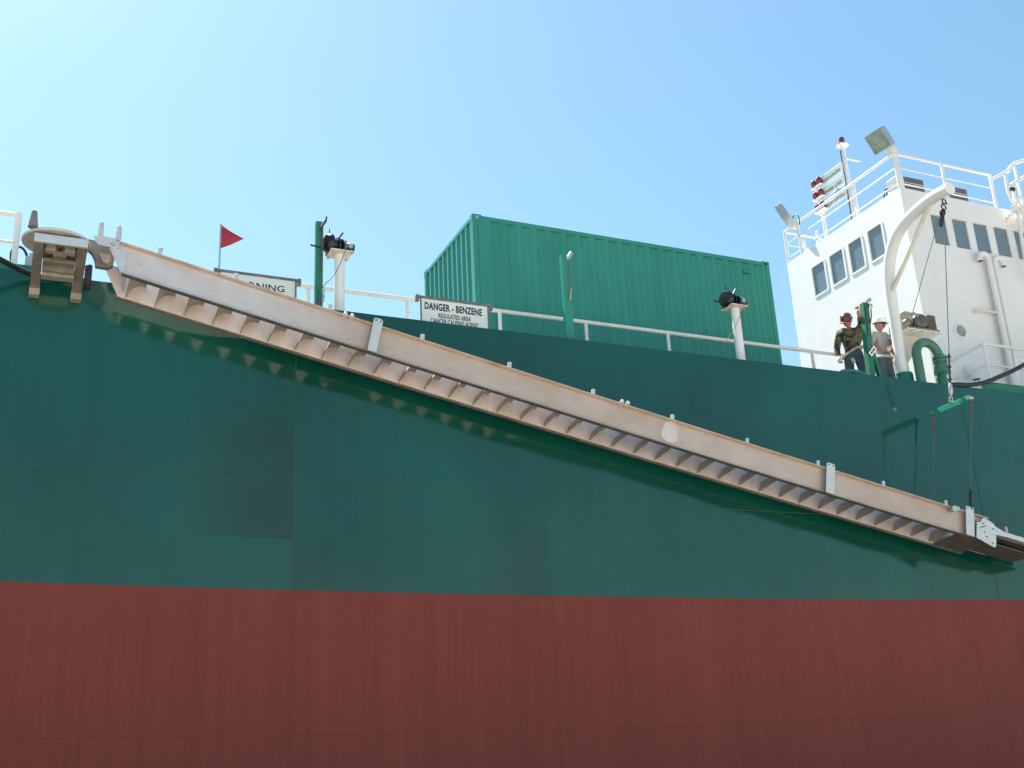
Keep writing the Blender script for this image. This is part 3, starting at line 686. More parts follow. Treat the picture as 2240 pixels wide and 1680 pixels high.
# ------------------------------------------------------------------ wheelhouse
WX, WY, WZB, WZT = 16.55, 15.80, ZD, 11.525
WX2, WY2 = 24.5, 19.73
wh = thing('wheelhouse', (18, 17.5, ZD), 'white two storey wheelhouse with rows of windows on the deck', 'wheelhouse')
def wall_mesh(org, ax, L, z0, z1, holes, nrm, th=.08):
    org = Vector(org); ax = Vector(ax); nrm = Vector(nrm)
    us = sorted({0, L}|{h[0] for h in holes}|{h[1] for h in holes}); zs = sorted({z0, z1}|{h[2] for h in holes}|{h[3] for h in holes})
    mb = MB(); P = lambda u, z, d: Vector((org.x, org.y, 0))+ax*u+Vector((0, 0, z))-nrm*d
    def hole(u, z): return any(h[0] < u < h[1] and h[2] < z < h[3] for h in holes)
    for i in range(len(us)-1):
        for j in range(len(zs)-1):
            u0, u1, a, b = us[i], us[i+1], zs[j], zs[j+1]
            if hole((u0+u1)/2, (a+b)/2): continue
            for d in (0, th): mb.add([P(u0, a, d), P(u1, a, d), P(u1, b, d), P(u0, b, d)], [(0, 1, 2, 3)])
    for (u0, u1, a, b) in holes:
        for (p, q) in (((u0, a), (u1, a)), ((u1, a), (u1, b)), ((u1, b), (u0, b)), ((u0, b), (u0, a))):
            mb.add([P(p[0], p[1], 0), P(q[0], q[1], 0), P(q[0], q[1], th), P(p[0], p[1], th)], [(0, 1, 2, 3)])
    for u in (0, L): mb.add([P(u, z0, 0), P(u, z0, th), P(u, z1, th), P(u, z1, 0)], [(0, 1, 2, 3)])
    mb.add([P(0, z1, 0), P(L, z1, 0), P(L, z1, th), P(0, z1, th)], [(0, 1, 2, 3)])
    return mb
ZW0, ZW1 = 10.29, 11.01
LW = [(18.44, 18.885), (17.79, 18.24), (17.152, 17.58), (16.50, 16.94)]
RW = [(17.262+.602*k, 17.262+.602*k+.43) for k in range(11)]
side = wall_mesh((WX, WY, 0), (0, 1, 0), WY2-WY, WZB, WZT, [(a-WY, b-WY, ZW0, ZW1) for a, b in LW], (-1, 0, 0))
side.build('wall', 'white', wh, smooth=False)
wall_mesh((WX+.083, WY, 0), (1, 0, 0), WX2-WX-.083, WZB, WZT-.003, [(a-WX-.083, b-WX-.083, ZW0, ZW1) for a, b in RW], (0, -1, 0)).build('wall', 'white', wh, smooth=False)
wall_mesh((WX+.083, WY2, 0), (1, 0, 0), WX2-WX-.083, WZB, WZT-.003, [(a-WX-.083, b-WX-.083, ZW0, ZW1) for a, b in RW], (0, 1, 0)).build('wall', 'white', wh, smooth=False)
wall_mesh((WX2+.003, WY, 0), (0, 1, 0), WY2-WY, WZB, WZT-.003, [(a-WY, b-WY, ZW0, ZW1) for a, b in ((16.2, 17.2), (17.4, 18.2), (18.4, 19.4))], (1, 0, 0)).build('wall', 'white', wh, smooth=False)
MB().box(WX+.085, WX2-.09, WY+.085, WY2-.085, WZT-.12, WZT-.02).build('roof', 'white', wh, smooth=False)
MB().box(WX+.085, WX2-.09, WY+.085, WY2-.085, 9.3, 9.38).build('cabin_floor', 'inside', wh, smooth=False)
mb = MB().box(WX+.3, WX+.7, WY+.6, WY2-.5, 9.39, 10.35).box(18.3, 18.9, 17.2, 18.0, 9.39, 10.5).box(19.8, 20.6, 18.8, 19.3, 9.39, 11.2).box(17.8, 22, 17.4, 17.55, 11.1, 11.3).box(18.75, 18.82, WY+.5, WY+.55, 9.4, 11.38)
mb.build('console', 'inside', wh, smooth=False)
MB().box(WX+.1, WX2, WY-.006, WY-.001, 9.02, 9.03).build('weld_seam', 'white', wh, smooth=False)
def ringframe(mb, fn, a, b, z0, z1, w, d, n=5):
    def rr(e, r): 
        pts = []
        for (cx, cz, s) in ((b+e-r, z1+e-r, 0), (a-e+r, z1+e-r, 90), (a-e+r, z0-e+r, 180), (b+e-r, z0-e+r, 270)):
            for k in range(n+1): t = R(s+90*k/n); pts.append((cx+r*math.cos(t), cz+r*math.sin(t)))
        return pts
    o1 = rr(w, .07); o2 = rr(w-.012, .06); i1 = rr(.0, .028); k = len(o1)
    vs = [fn(u, z, 0) for u, z in o1]+[fn(u, z, d) for u, z in o2]+[fn(u, z, d) for u, z in i1]+[fn(u, z, -.05) for u, z in i1]
    fs = []
    for r_ in range(3):
        for i in range(k): fs.append((r_*k+i, r_*k+(i+1) % k, (r_+1)*k+(i+1) % k, (r_+1)*k+i))
    return mb.add(vs, fs)
for a, b in LW:
    f = ringframe(MB(), lambda u, z, d: (WX-.002-d, u, z), a+.002, b-.002, ZW0+.002, ZW1-.002, .058, .016).build('window', 'white', wh, angle=50)
    MB().box(WX+.02, WX+.026, a+.003, b-.003, ZW0+.003, ZW1-.003).build('pane', 'glass', f, smooth=False)
for a, b in RW[:8]:
    mb = MB()
    for (u0, u1, z0, z1) in ((a-.004, a+.012, ZW0-.004, ZW1+.004), (b-.012, b+.004, ZW0-.004, ZW1+.004), (a+.012, b-.012, ZW0-.004, ZW0+.012), (a+.012, b-.012, ZW1-.012, ZW1+.004)): mb.box(u0, u1, WY-.005, WY+.03, z0, z1)
    f = mb.build('window', 'rail', wh, smooth=False)
    MB().box(a+.0125, b-.0125, WY+.032, WY+.038, ZW0+.003, ZW1-.003).build('pane', 'glass', f, smooth=False)
for a, b in RW[:8]:
    f = MB().box(a-.004, b+.004, WY2-.03, WY2-.02, ZW0, ZW0+.02).build('window', 'frame', wh, smooth=False)
    MB().box(a+.003, b-.003, WY2-.05, WY2-.045, ZW0+.003, ZW1-.003).build('pane', 'glass', f, smooth=False)
pc = at(2100, 725, Y=WY)
ph = MB().lathe(pc+Vector((0, .01, 0)), (0, -1, 0), [(.17, 0), (.17, .035), (.15, .045), (.13, .045), (.13, .01)], 32).build('porthole', 'white', wh)
MB().lathe(pc+Vector((0, -.0, 0)), (0, -1, 0), [(.129, 0), (.129, .014)], 32).build('porthole_glass', 'lens', ph)
gz = at(2160, 683, Y=WY-.06)
MB().tube(smoothpath([(gz.x-.32, WY-.0, gz.z-.02), (gz.x-.30, WY-.10, gz.z-.01), (gz.x, WY-.11, gz.z), (gz.x+.28, WY-.10, gz.z+.0), (gz.x+.32, WY-.0, gz.z+.0)], 5), .03, 10).build('grab_rail', 'cream', wh)
MB().tube([at(1934, 634, X=WX-.06), at(1943, 690, X=WX-.06)], .014, 8).build('door_rod', 'white', wh)

# vents on the wall: two gooseneck pipes
for xpx, ypx, s, lab in ((2144, 568, -1, 'white gooseneck vent pipe on the wheelhouse wall curving left below the windows'), (2195, 580, 1, 'white gooseneck vent pipe on the wheelhouse wall curving right below the windows')):
    e = at(xpx, ypx, Y=WY-.13); v = thing('wall_vent_pipe', (e.x, WY-.1, ZD), lab, 'vent pipe', 'gooseneck vents on the wheelhouse wall')
    y = WY-.13; rr = .125; c = Vector((e.x-s*rr, y, e.z+.03))
    path = arc(c, (s, 0, 0), (0, 0, 1), rr, 0, math.pi, 12)
    MB().tube([path[0]-Vector((0, 0, .06))]+path+[(path[-1].x, y, 9.2), (path[-1].x+s*0.0, y, ZD)], .062, 14).build('pipe', 'white', v)
    MB().cyl(path[0]-Vector((0, 0, .055)), path[0]-Vector((0, 0, .066)), .054, 14).build('mouth', 'black', v)
e = at(2136, 830, Y=WY-.2)
v = thing('low_vent_pipe', (e.x, WY-.2, ZD), 'stubby white vent mouth low on the wheelhouse wall by the hose', 'vent pipe')
MB().tube([(e.x, WY-.0, e.z+.3), (e.x, WY-.1, e.z+.22), (e.x, WY-.2, e.z+.08), (e.x, WY-.2, e.z)], .085, 14).build('pipe', 'white', v)
MB().cyl((e.x, WY-.2, e.z+.0), (e.x, WY-.2, e.z-.006), .075, 14).build('mouth', 'black', v)

# roof railing
zt_, zm_, zl_ = 12.36, 12.02, 11.645
cx, cy = WX+.03, WY+.03
wr = railing('roof_railing', 'white three bar railing round the wheelhouse roof', [
    ('top_rail', [(cx, WY2-.03, zt_), (cx, cy, zt_)], .032), ('middle_rail', [(cx, WY2-.03, zm_), (cx, cy, zm_)], .017), ('bottom_rail', [(cx, WY2-.03, zl_), (cx, cy, zl_)], .017),
    ('top_rail', [(cx, cy, zt_), (19.38, cy, zt_)], .032), ('middle_rail', [(cx, cy, zm_), (19.38, cy, zm_)], .015), ('bottom_rail', [(cx, cy, zl_), (19.38, cy, zl_)], .015)],
    [((cx, cy, WZT), (cx, cy, zt_+.02)), ((cx+.09, cy+.02, WZT), (cx+.09, cy+.02, zt_)), ((17.93, cy, WZT), (17.93, cy, zt_)), ((19.36, cy, WZT), (19.36, cy, zt_)), ((cx, WY2-.03, WZT), (cx, WY2-.03, zt_)), ((cx, WY2-.55, WZT), (cx, WY2-.55, zt_+.02)), ((cx+.5, WY2-.1, WZT-.05), (cx+.5, WY2-.1, zt_-.1)), ((cx+.5, WY2-.6, WZT-.05), (cx+.5, WY2-.6, zt_-.15))], .03, (18, 17, WZT), rp=.036)
MB().tube([(cx, WY2-.03, zt_), (cx+1.9, WY2-.03, zt_)], .03, 10).build('top_rail', 'rail', wr)
MB().tube([(cx, WY2-.03, zm_), (cx+1.9, WY2-.03, zm_)], .016, 8).build('middle_rail', 'rail', wr)

# access frame and pole at the far right
fr = thing('access_ladder_frame', (20, 15.7, WZT), 'white pipe ladder frame with handrails at the right end of the wheelhouse roof', 'ladder')
def tp(pts, r, nm, Y=15.62): MB().tube([at(x, y, Y=Y) for x, y in pts], r, 10).build(nm, 'white', fr)
tp([(2169, 393), (2204, 374)], .038, 'handrail'); tp([(2204, 376), (2212, 363), (2220, 357), (2245, 349)], .042, 'handrail')
tp([(2199, 384), (2204, 415), (2211, 435), (2223, 450), (2225, 480)], .034, 'side_post'); tp([(2219, 364), (2243, 470)], .036, 'side_post')
tp([(2206, 407), (2250, 382)], .045, 'rung'); tp([(2216, 408), (2226, 470), (2250, 610)], .04, 'pole'); tp([(2202, 477), (2223, 461)], .03, 'step_arm')
tp([(2212, 462), (2240, 447)], .03, 'rung'); tp([(2228, 440), (2250, 520)], .04, 'side_post'); tp([(2206, 478), (2201, 483)], .024, 'step_arm')
for x, y in ((2217, 405), (2226, 442), (2219, 452), (2232, 432), (2229, 466), (2236, 460)):
    c = at(x, y, Y=15.56); MB().obox(c, (.05, 0, .02), (0, .04, 0), (-.015, 0, .04)).build('clamp', 'white', fr, smooth=False, bevel=.01)
c = at(2215, 414, Y=15.55); MB().obox(c, (.05, 0, 0), (0, .03, 0), (0, 0, .035)).build('clamp_bolt', 'black', fr, smooth=False)

# roof louvre boxes
def louvre(xa, xb, yb, lab):
    t = thing('roof_vent_box', ((xa+xb)/2, yb, WZT), lab, 'vent box', 'louvred vent boxes on the wheelhouse roof')
    MB().box(xa, xb, yb, yb+.5, WZT-.02, 12.12).build('housing', 'white', t, smooth=False, bevel=.012)
    MB().box(xa+.02, xb-.02, yb-.012, yb-.001, 11.74, 11.955).box(xa+.02, xb-.02, yb-.012, yb-.001, 11.98, 12.105).build('louvre', 'louvre', t, smooth=False)
    return t
louvre(17.10, 17.70, 16.2, 'dark louvred vent box on the roof behind the railing corner post')
louvre(18.36, 18.975, 16.2, 'dark louvred vent box on the roof right of the davit tip')
ub = thing('junction_box', (17.0, 16.45, WZT), 'grey junction box with looped black cables at the roof corner', 'junction box')
e = at(1952, 402, X=16.98); MB().box(16.96, 17.08, e.y-.16, e.y+.16, e.z-.12, e.z+.12).build('box', 'lampgrey', ub, smooth=False, bevel=.01)
q = at(1950, 410, X=16.9); w_ = at(1933, 430, X=16.9)
for k in (0, .06): MB().tube(smoothpath([q+Vector((0, -.1, .02)), q+Vector((0, .1, .03-k)), (q+w_)/2+Vector((0, .03-k, .09)), w_+Vector((0, -k*1.5, -.05)), w_+Vector((0, -k*1.5, -.4))], 5), .016, 8).build('cable', 'rubber', ub)

# ------------------------------------------------------------------ floodlights
def floodlight(c, fdir, wdir, w, h, d, base, lab):
    c = Vector(c); f = Vector(fdir).normalized(); wv = Vector(wdir).normalized(); hv = f.cross(wv).normalized()
    t = thing('floodlight', base, lab, 'floodlight', 'floodlights on the wheelhouse roof')
    mb = MB(); P = lambda a, b, e: c+wv*a*w/2+hv*b*h/2+f*e
    fr_ = [P(-1, -1, d/2), P(1, -1, d/2), P(1, 1, d/2), P(-1, 1, d/2)]; bk = [P(-.8, -.8, -d/2), P(.8, -.8, -d/2), P(.8, .8, -d/2), P(-.8, .8, -d/2)]; md = [P(-.97, -.97, -d*.3), P(.97, -.97, -d*.3), P(.97, .97, -d*.3), P(-.97, .97, -d*.3)]
    mb.add(fr_+md+bk, [(0, 1, 2, 3), (0, 4, 5, 1), (1, 5, 6, 2), (2, 6, 7, 3), (3, 7, 4, 0), (4, 8, 9, 5), (5, 9, 10, 6), (6, 10, 11, 7), (7, 11, 8, 4), (8, 11, 10, 9)])
    o = mb.build('housing', 'lampgrey', t, smooth=False, bevel=.01)
    MB().add([P(-.9, -.88, d/2+.004), P(.9, -.88, d/2+.004), P(.9, .88, d/2+.004), P(-.9, .88, d/2+.004)], [(0, 1, 2, 3)]).build('lens', 'lens', o, smooth=False)
    rm = MB()
    for a0_, a1_, b0_, b1_ in ((-1.0, 1.0, -1.0, -.9), (-1.0, 1.0, .9, 1.0), (-1.0, -.92, -.9, .9), (.92, 1.0, -.9, .9)):
        rm.prism([P(a0_, b0_, d/2+.002), P(a1_, b0_, d/2+.002), P(a1_, b1_, d/2+.002), P(a0_, b1_, d/2+.002)], f*.018)
    rm.build('rim', 'louvre' if False else 'lampgrey', o, smooth=False)
    MB().tube([P(-.6, -.35, d/2+.006), P(.6, -.35, d/2+.006)], .012, 8).build('bulb', 'galv', o)
    b = Vector(base)
    MB().tube([b-Vector((0, 0, .06)), b+Vector((0, 0, .04)), b+(c-b)*.62], [.10, .11, .075], 16).build('swivel_base', 'white', t)
    mb = MB()
    for s in (-1, 1): mb.beam(b+(c-b)*.5, c+wv*s*(w/2+.012), .03, .012)
    mb.build('yoke', 'lampgrey', t, smooth=False)
    return t
fc = at(1926, 306, X=WX-.22)
floodlight(fc, (-.80, -.25, -.55), (.10, -1, 0.0), .47, .46, .26, (cx, cy, zt_+.02), 'large square floodlight tilted down over the near corner of the wheelhouse roof')
fc = at(1716, 468, X=WX-.05)
floodlight(fc, (-.55, .75, -.35), (-.75, -.55, 0.0), .42, .42, .17, (cx, WY2-.45, zt_-.02), 'small grey floodlight seen from behind at the far roof corner')
MB_ = MB().tube(smoothpath([at(1733, 476, X=16.5), at(1742, 470, X=16.45), at(1748, 476, X=16.45), at(1749, 492, X=16.45)], 4), .012, 6)
tag(MB_.build('lamp_cable', 'rubber'), 'short black cable looping from the small far floodlight', 'cable')

# ------------------------------------------------------------------ alarm mast with lettered boards
mx, my = 17.0, 17.72
ms = thing('alarm_mast', (mx, my, WZT), 'white mast with a red lamp on top rising from the wheelhouse roof', 'mast')
MB().tube([(mx, my, WZT-.03), (mx, my, 13.75)], .05, 16).build('pole', 'white', ms)
MB().tube([(mx-.06, my+.03, WZT-.03), (mx-.06, my+.03, 13.62)], .012, 8).build('conduit', 'rubber', ms)
MB().lathe((mx, my, 13.70), (0, 0, 1), [(.05, 0), (.14, .03), (.14, .05), (.08, .06), (.06, .11)], 22).build('lamp_plate', 'white', ms)
MB().lathe((mx, my, 13.81), (0, 0, 1), [(.065, 0), (.07, .09), (.055, .14), (.02, .16)], 18).build('lamp', 'red_lens', ms)
MB().tube([at(1846, 346, X=mx), at(1881, 353, Y=my+.05)], .022, 8).build('cross_arm', 'cream', ms)
MB().tube([(mx, my-.13, WZT-.03), (mx, my-.13, 12.69)], .04, 12).build('pole', 'white', ms)
MB().tube([(mx+.02, my+1.03, WZT-.03), (mx+.02, my+1.03, 12.55)], .045, 12).build('pole', 'white', ms)
for txt, za, zb_, lab in (('HIGH-HIGH', 13.05, 13.27, 'white alarm board lettered HIGH-HIGH, topmost of three on the mast'), ('POWER LOSS', 12.73, 12.96, 'white alarm board lettered POWER LOSS between the other two boards'), ('HIGH LEVEL', 12.40, 12.62, 'white alarm board lettered HIGH LEVEL, lowest of three behind the railing')):
    zc = (za+zb_)/2; hh = zb_-za; t = thing('alarm_board', (mx-.07, my+.5, za), lab, 'alarm board', 'alarm boards on the mast')
    ya, yb = my+.02, my+1.05
    MB().box(mx-.09, mx-.075, ya, yb, za, zb_).build('board', 'sign', t, smooth=False, bevel=.003)
    mb = MB(); put_text(mb, txt, (mx-.0925, my+.80, za+hh*.30), (0, -1, 0), (0, 0, 1), .68, hh*.36, .02); mb.build('lettering', 'ink', t, smooth=False)
    MB().box(mx-.13, mx-.07, ya, yb+.02, zb_+.002, zb_+.014).build('hood', 'sign', t, smooth=False)
    for yy in (yb-.06, yb-.25):
        MB().lathe((mx-.15, yy, zc-.05), (0, 0, 1), [(.05, 0), (.055, .04), (.07, .06), (.075, .13), (.05, .18), (.02, .195)], 18).build('beacon', 'red_lens', t)
    MB().box(mx-.20, mx-.091, yb-.33, yb+.02, zc-.075, zc-.052).build('beacon_shelf', 'sign', t, smooth=False)
sp_ = thing('loudspeaker', (mx-.15, my+.12, 12.5), 'grey horn loudspeaker at the post end of the lowest alarm board', 'loudspeaker')
MB().lathe((mx-.10, my+.14, 12.56), (-1, -.3, -.4), [(.02, 0), (.035, .04), (.06, .1), (.10, .16)], 18).build('horn', 'lampgrey', sp_)

# ------------------------------------------------------------------ lettered signs on the rail
def sign(name, xl, xr, zt, zb, Y, lines, lab, pxs=None):
    t = thing(name, ((xl+xr)/2, Y, ZD), lab, 'sign')
    MB().box(xl, xr, Y, Y+.008, zb, zt-.02).build('board', 'sign', t, smooth=False)
    MB().beam((xl-.05, Y-.012, zt), (xr+.03, Y-.012, zt), .036, .034).build('top_bar', 'frame', t, smooth=False, bevel=.004)
    for x in (xl-.01, xr+.0): MB().box(x-.009, x+.013, Y-.018, Y+.004, ZD, zt-.02).build('side_bar', 'frame', t, smooth=False, bevel=.003)
    for x in (xl-.06, xr+.05): MB().box(x-.025, x+.025, Y-.03, Y+.05, zt-.07, zt+.03).build('clamp', 'frame', t, smooth=False, bevel=.008)
    mb = MB()
    for s, x0, x1, z0, z1, bold in lines: put_text(mb, s, (x0, Y-.003, z0), (1, 0, 0), (0, 0, 1), x1-x0, z1-z0, bold)
    mb.build('lettering', 'ink', t, smooth=False)
    return t
YS = 14.7
a, b = at(921, 651, Y=YS), at(1067, 668, Y=YS)
def ln(s, xa, yt, yb, xb, bold):
    p, q = at(xa, yt, Y=YS), at(xa, yb, Y=YS); r_ = at(xb, yb+(xb-xa)*.12, Y=YS); return (s, q.x, r_.x, q.z, p.z, bold)
sign('warning_sign', a.x, b.x, 6.975, 6.12, YS, [ln('DANGER - BENZENE', 929, 660, 676, 1054.5, .036), ln('REGULATED AREA', 959.3, 684.8, 695.2, 1029.7, .018), ln('CANCER CAUSING AGENT', 942.5, 695.2, 705.8, 1046.5, .018)], 'white rail sign in bold condensed capitals reading DANGER - BENZENE beside the container')
a, b = at(481, 596, Y=YS), at(647, 615, Y=YS)
G = at(622, 640, Y=YS); W0 = at(499, 617, Y=YS)
gt, gb = at(621, 626, Y=YS), at(621, 640, Y=YS)
sign('warning_sign', a.x, b.x, 6.975, 6.12, YS, [('WARNING', W0.x, G.x, gb.z, gt.z, .012)], 'white rail sign reading WARNING half hidden behind the ladder')
fl = thing('red_flag', (2.28, YS, 6.9), 'red triangular pennant on a thin steel pole above the WARNING sign', 'flag')
MB().tube([at(479, 600, Y=YS), at(483, 490, Y=YS)], .012, 8).build('pole', 'lampgrey', fl)
p, q, r_ = at(483, 491, Y=YS), at(532, 523, Y=YS), at(481, 543, Y=YS)
mb = MB(); n = 8; vs = []
for i in range(n+1):
    t = i/n; top = p.lerp(q, t); bot = r_.lerp(q, t); yw = .018*math.sin(t*4)
    vs += [top+Vector((.006, yw, 0)), bot+Vector((.006, yw, 0))]
mb.add(vs, [(2*i, 2*i+1, 2*i+3, 2*i+2) for i in range(n)])
o = mb.build('pennant', 'flag', fl, angle=80); so_ = o.modifiers.new('cloth', 'SOLIDIFY'); so_.thickness = .004

# ------------------------------------------------------------------ green hook posts
def hook(t, b, s=1.0):
    mb = MB(); pts = [b+Vector(v)*s for v in ((-.02, -.03, -.12), (-.0, -.03, -.04), (.03, -.03, .02), (.05, -.03, .08), (.055, -.03, .15))]
    mb.tube(smoothpath(pts, 4), .012*s, 8); mb.build('hook_arm', 'grease', t)
    MB().obox(b+Vector((.03, -.035, .03))*s, Vector((.05, 0, .06))*s, Vector((0, .02, 0))*s, Vector((-.022, 0, .018))*s).build('pelican_hook', 'galv', t, smooth=False, bevel=.01)
p1 = thing('hook_post', (3.61, 14.3, ZD), 'tall green square post with a bent hook rod on top beside the left pedestal', 'post', 'green hook posts along the deck edge')
MB().box(3.56, 3.665, 14.26, 14.35, ZD, 7.76).build('post', 'post_green', p1, smooth=False, bevel=.006)
MB().tube(smoothpath([at(702, 502, Y=14.25), at(706, 494, Y=14.25), at(713, 484, Y=14.25), at(714, 474, Y=14.25)], 4), .012, 8).build('hook_arm', 'grease', p1)
MB().obox(at(707, 489, Y=14.27), (.03, 0, .06), (0, .015, 0), (-.018, 0, .01)).build('pelican_hook', 'galv', p1, smooth=False, bevel=.008)
MB().tube([at(706, 500, Y=14.24), at(704, 545, Y=14.24), at(703, 590, Y=14.24)], .008, 6).build('hook_strap', 'strap', p1)
q = at(705, 660, Y=14.2); MB().tube([q, q+Vector((.02, 0, .1))], .02, 8).tube([q+Vector((.02, 0, .1)), q+Vector((.03, 0, .2))], .008, 8).build('pelican_hook', 'galv', p1)
p2 = thing('hook_post', (7.58, 14.3, ZD), 'green post against the container with a silver hook and hanging orange tag', 'post', 'green hook posts along the deck edge')
MB().box(7.515, 7.645, 14.26, 14.36, ZD, 7.83).build('post', 'box_green', p2, smooth=False, bevel=.006)
q = at(1247, 558, Y=14.22); MB().obox(q, (.038, 0, .052), (0, .02, 0), (-.024, 0, .018)).obox(q+Vector((-.03, 0, -.06)), (.02, 0, .02), (0, .012, 0), (-.012, 0, .012)).build('pelican_hook', 'galv', p2, smooth=False, bevel=.012)
MB().tube(smoothpath([at(1243, 572, Y=14.22), at(1243, 585, Y=14.22), at(1246, 610, Y=14.22), at(1248, 632, Y=14.22)], 4), .007, 6).build('hook_strap', 'strap', p2)
a_, b_ = at(1249, 630, Y=14.22), at(1247, 657, Y=14.22); MB().beam(a_, b_, .035, .018).build('hanging_tag', 'tag', p2, smooth=False, bevel=.006)
p3 = thing('hook_post', (13.6, 14.42, ZD), 'green braced post with a shiny hook between the two workers', 'post', 'green hook posts along the deck edge')
a_, b_ = at(1906, 820, Y=14.42), at(1890, 664, Y=14.42)
b0 = Vector((a_.x+(a_.x-b_.x)*.55, 14.42, ZD))
MB().beam(b0, b_, .125, .11, (0, 1, 0)).build('post', 'post_green', p3, smooth=False, bevel=.006)
MB().beam(at(1905, 765, Y=14.44), Vector((at(1926, 822, Y=14.44).x+.09, 14.44, ZD)), .07, .09, (0, 1, 0)).build('brace', 'post_green', p3, smooth=False, bevel=.006)
q = at(1900, 657, Y=14.34); MB().obox(q, (.055, 0, .035), (0, .02, 0), (-.02, 0, .032)).build('pelican_hook', 'galv', p3, smooth=False, bevel=.014)
MB().tube(arc(at(1904, 669, Y=14.34), (1, 0, 0), (0, 0, 1), .035, R(-60), R(240), 12), .010, 8).tube([at(1905, 675, Y=14.34), at(1906, 690, Y=14.34), at(1904, 708, Y=14.34)], .011, 8).build('snap_link', 'grease', p3)
MB().tube([at(1893, 668, Y=14.35), at(1897, 700, Y=14.35), at(1900, 735, Y=14.35)], .008, 6).build('hook_strap', 'strap', p3)
q = at(1909, 768, Y=14.34); MB().obox(q, (.07, 0, .075), (0, .005, 0), (-.03, 0, .03)).build('tag_plate', 'sign', p3, smooth=False)
mb = MB()
for k in (-.5, 0, .5): mb.obox(q+Vector((.07*k, -.006, .075*k)), (.012, 0, .014), (0, .001, 0), (-.016, 0, .012))
mb.build('tag_marks', 'ink', p3, smooth=False)

# ------------------------------------------------------------------ pedestals and hand winches
def pedestal(c, lab):
    t = thing('pedestal', (c[0], c[1], ZD), lab, 'pedestal', 'white pedestals along the deck edge')
    x, y, z = c
    MB().lathe((x, y, ZD), (0, 0, 1), [(.082, 0), (.076, .1), (.074, z-ZD-.004)], 22).build('column', 'white', t)
    MB().box(x-.165, x+.165, y-.155, y+.155, z, z+.018).build('top_plate', 'cream', t, smooth=False, bevel=.004)
    mb = MB()
    for sx in (-.135, .135):
        for sy in (-.125, .125): mb.cyl((x+sx, y+sy, z-.001), (x+sx, y+sy, z-.025), .014, 8)
    mb.build('bolt', 'galv', t)
    return t
def hand_winch(c, lab):
    x, y, z = c[0], c[1], c[2]+.018
    t = thing('hand_winch', (x, y, z), lab, 'winch', 'black hand winches on the pedestals')
    MB().box(x-.18, x+.15, y-.13, y+.13, z, z+.022).build('base', 'black', t, smooth=False, bevel=.004)
    MB().lathe((x-.17, y-.02, z+.13), (1, .25, 0), [(.03, -.05), (.12, -.045), (.145, -.01), (.145, .03), (.09, .04), (.085, .12), (.12, .125), (.12, .145)], 26).build('drum', 'black', t)
    MB().lathe((x+.02, y-.03, z+.10), (1, .1, 0), [(.04, 0), (.10, .005), (.10, .05), (.055, .06), (.055, .15), (.075, .155), (.075, .18)], 22).build('gear', 'black', t)
    MB().box(x-.02, x+.05, y-.05, y+.05, z+.023, z+.22).build('side_plate', 'grease', t, smooth=False, bevel=.01)
    MB().tube([(x-.22, y-.03, z+.03), (x-.44, y-.06, z+.045)], .014, 10).build('crank_handle', 'black', t)
    MB().tube([(x-.15, y-.02, z+.25), (x-.155, y-.02, z+.36)], .008, 8).build('pawl_lever', 'black', t)
    MB().tube([(x-.03, y-.03, z+.22), (x+.04, y-.03, z+.33)], .015, 8).build('brake_lever', 'grease', t)
    MB().lathe((x+.14, y-.04, z+.075), (0, 0, 1), [(.06, 0), (.065, .06), (.03, .09), (.01, .1)], 16).build('pawl_cover', 'galv', t)
    return t
PL, PR = (3.915, 14.30, 7.285), (10.76, 14.30, 7.33)
pedestal(PL, 'white pedestal behind the ladder beside the tall green post')
pedestal(PR, 'white pedestal standing in front of the green container')
hand_winch(PL, 'black hand winch on the pedestal against the sky')
hand_winch(PR, 'black hand winch on the pedestal before the container')
for P_, lab, e1 in ((PL, 'thin wire from the left hand winch slanting to the tall green post', at(704, 633, Y=14.2)), (PR, 'thin wire from the container side hand winch down to the deck', at(1570, 772, Y=14.2))):
    s = Vector((P_[0]+.035, 14.15, P_[2]+.15)); s2 = Vector((P_[0]+.03, 14.06, P_[2]+.0)); e1 = Vector(e1); mid = (s2+e1)/2+Vector((.03, 0, -.05))
    tag(MB().tube(smoothpath([s, s2, mid, e1, e1+Vector((-.04, 0, -.35))], 5), .006, 6).build('winch_wire', 'wire'), lab, 'wire rope', 'thin wires from the hand winches')

# ------------------------------------------------------------------ green gooseneck vent pipe with check valve
gn = thing('tank_vent', (14.95, 14.12, ZD), 'green gooseneck tank vent with a check valve head beside the davit', 'vent pipe')
a_ = at(2015, 830, Y=14.12); x0g = a_.x; top = at(2030, 741, Y=14.12).z-.085
xr_ = at(2054, 780, Y=14.12).x
rr = (xr_-x0g)/2
pth = [Vector((x0g, 14.12, ZD)), Vector((x0g, 14.12, top-rr))]+arc((x0g+rr, 14.12, top-rr), (-1, 0, 0), (0, 0, 1), rr, 0, math.pi, 18)
pth = pth[:-2]+[pth[-2]+Vector((.012, 0, -.03))]
MB().tube(pth, .084, 22).build('pipe', 'pipe_green', gn)
e = pth[-1]
MB().lathe(e, (0, 0, -1), [(.084, 0), (.125, .0), (.125, .045), (.10, .05), (.10, .065), (.125, .07), (.125, .115), (.105, .12)], 24).build('flange', 'pipe_green', gn)
MB().lathe(e+Vector((0, 0, -.121)), (0, 0, -1), [(.105, 0), (.125, .07), (.145, .16), (.148, .2), (.10, .21)], 24).build('valve_head', 'pipe_green', gn)
MB().tube([e+Vector((-.03, 0, -.332)), e+Vector((-.04, 0, -.45)), e+Vector((-.05, 0, -.62)), Vector((e.x-.06, 14.12, ZD))], [.06, .105, .09, .08], 18).build('drain_bulb', 'post_green', gn)

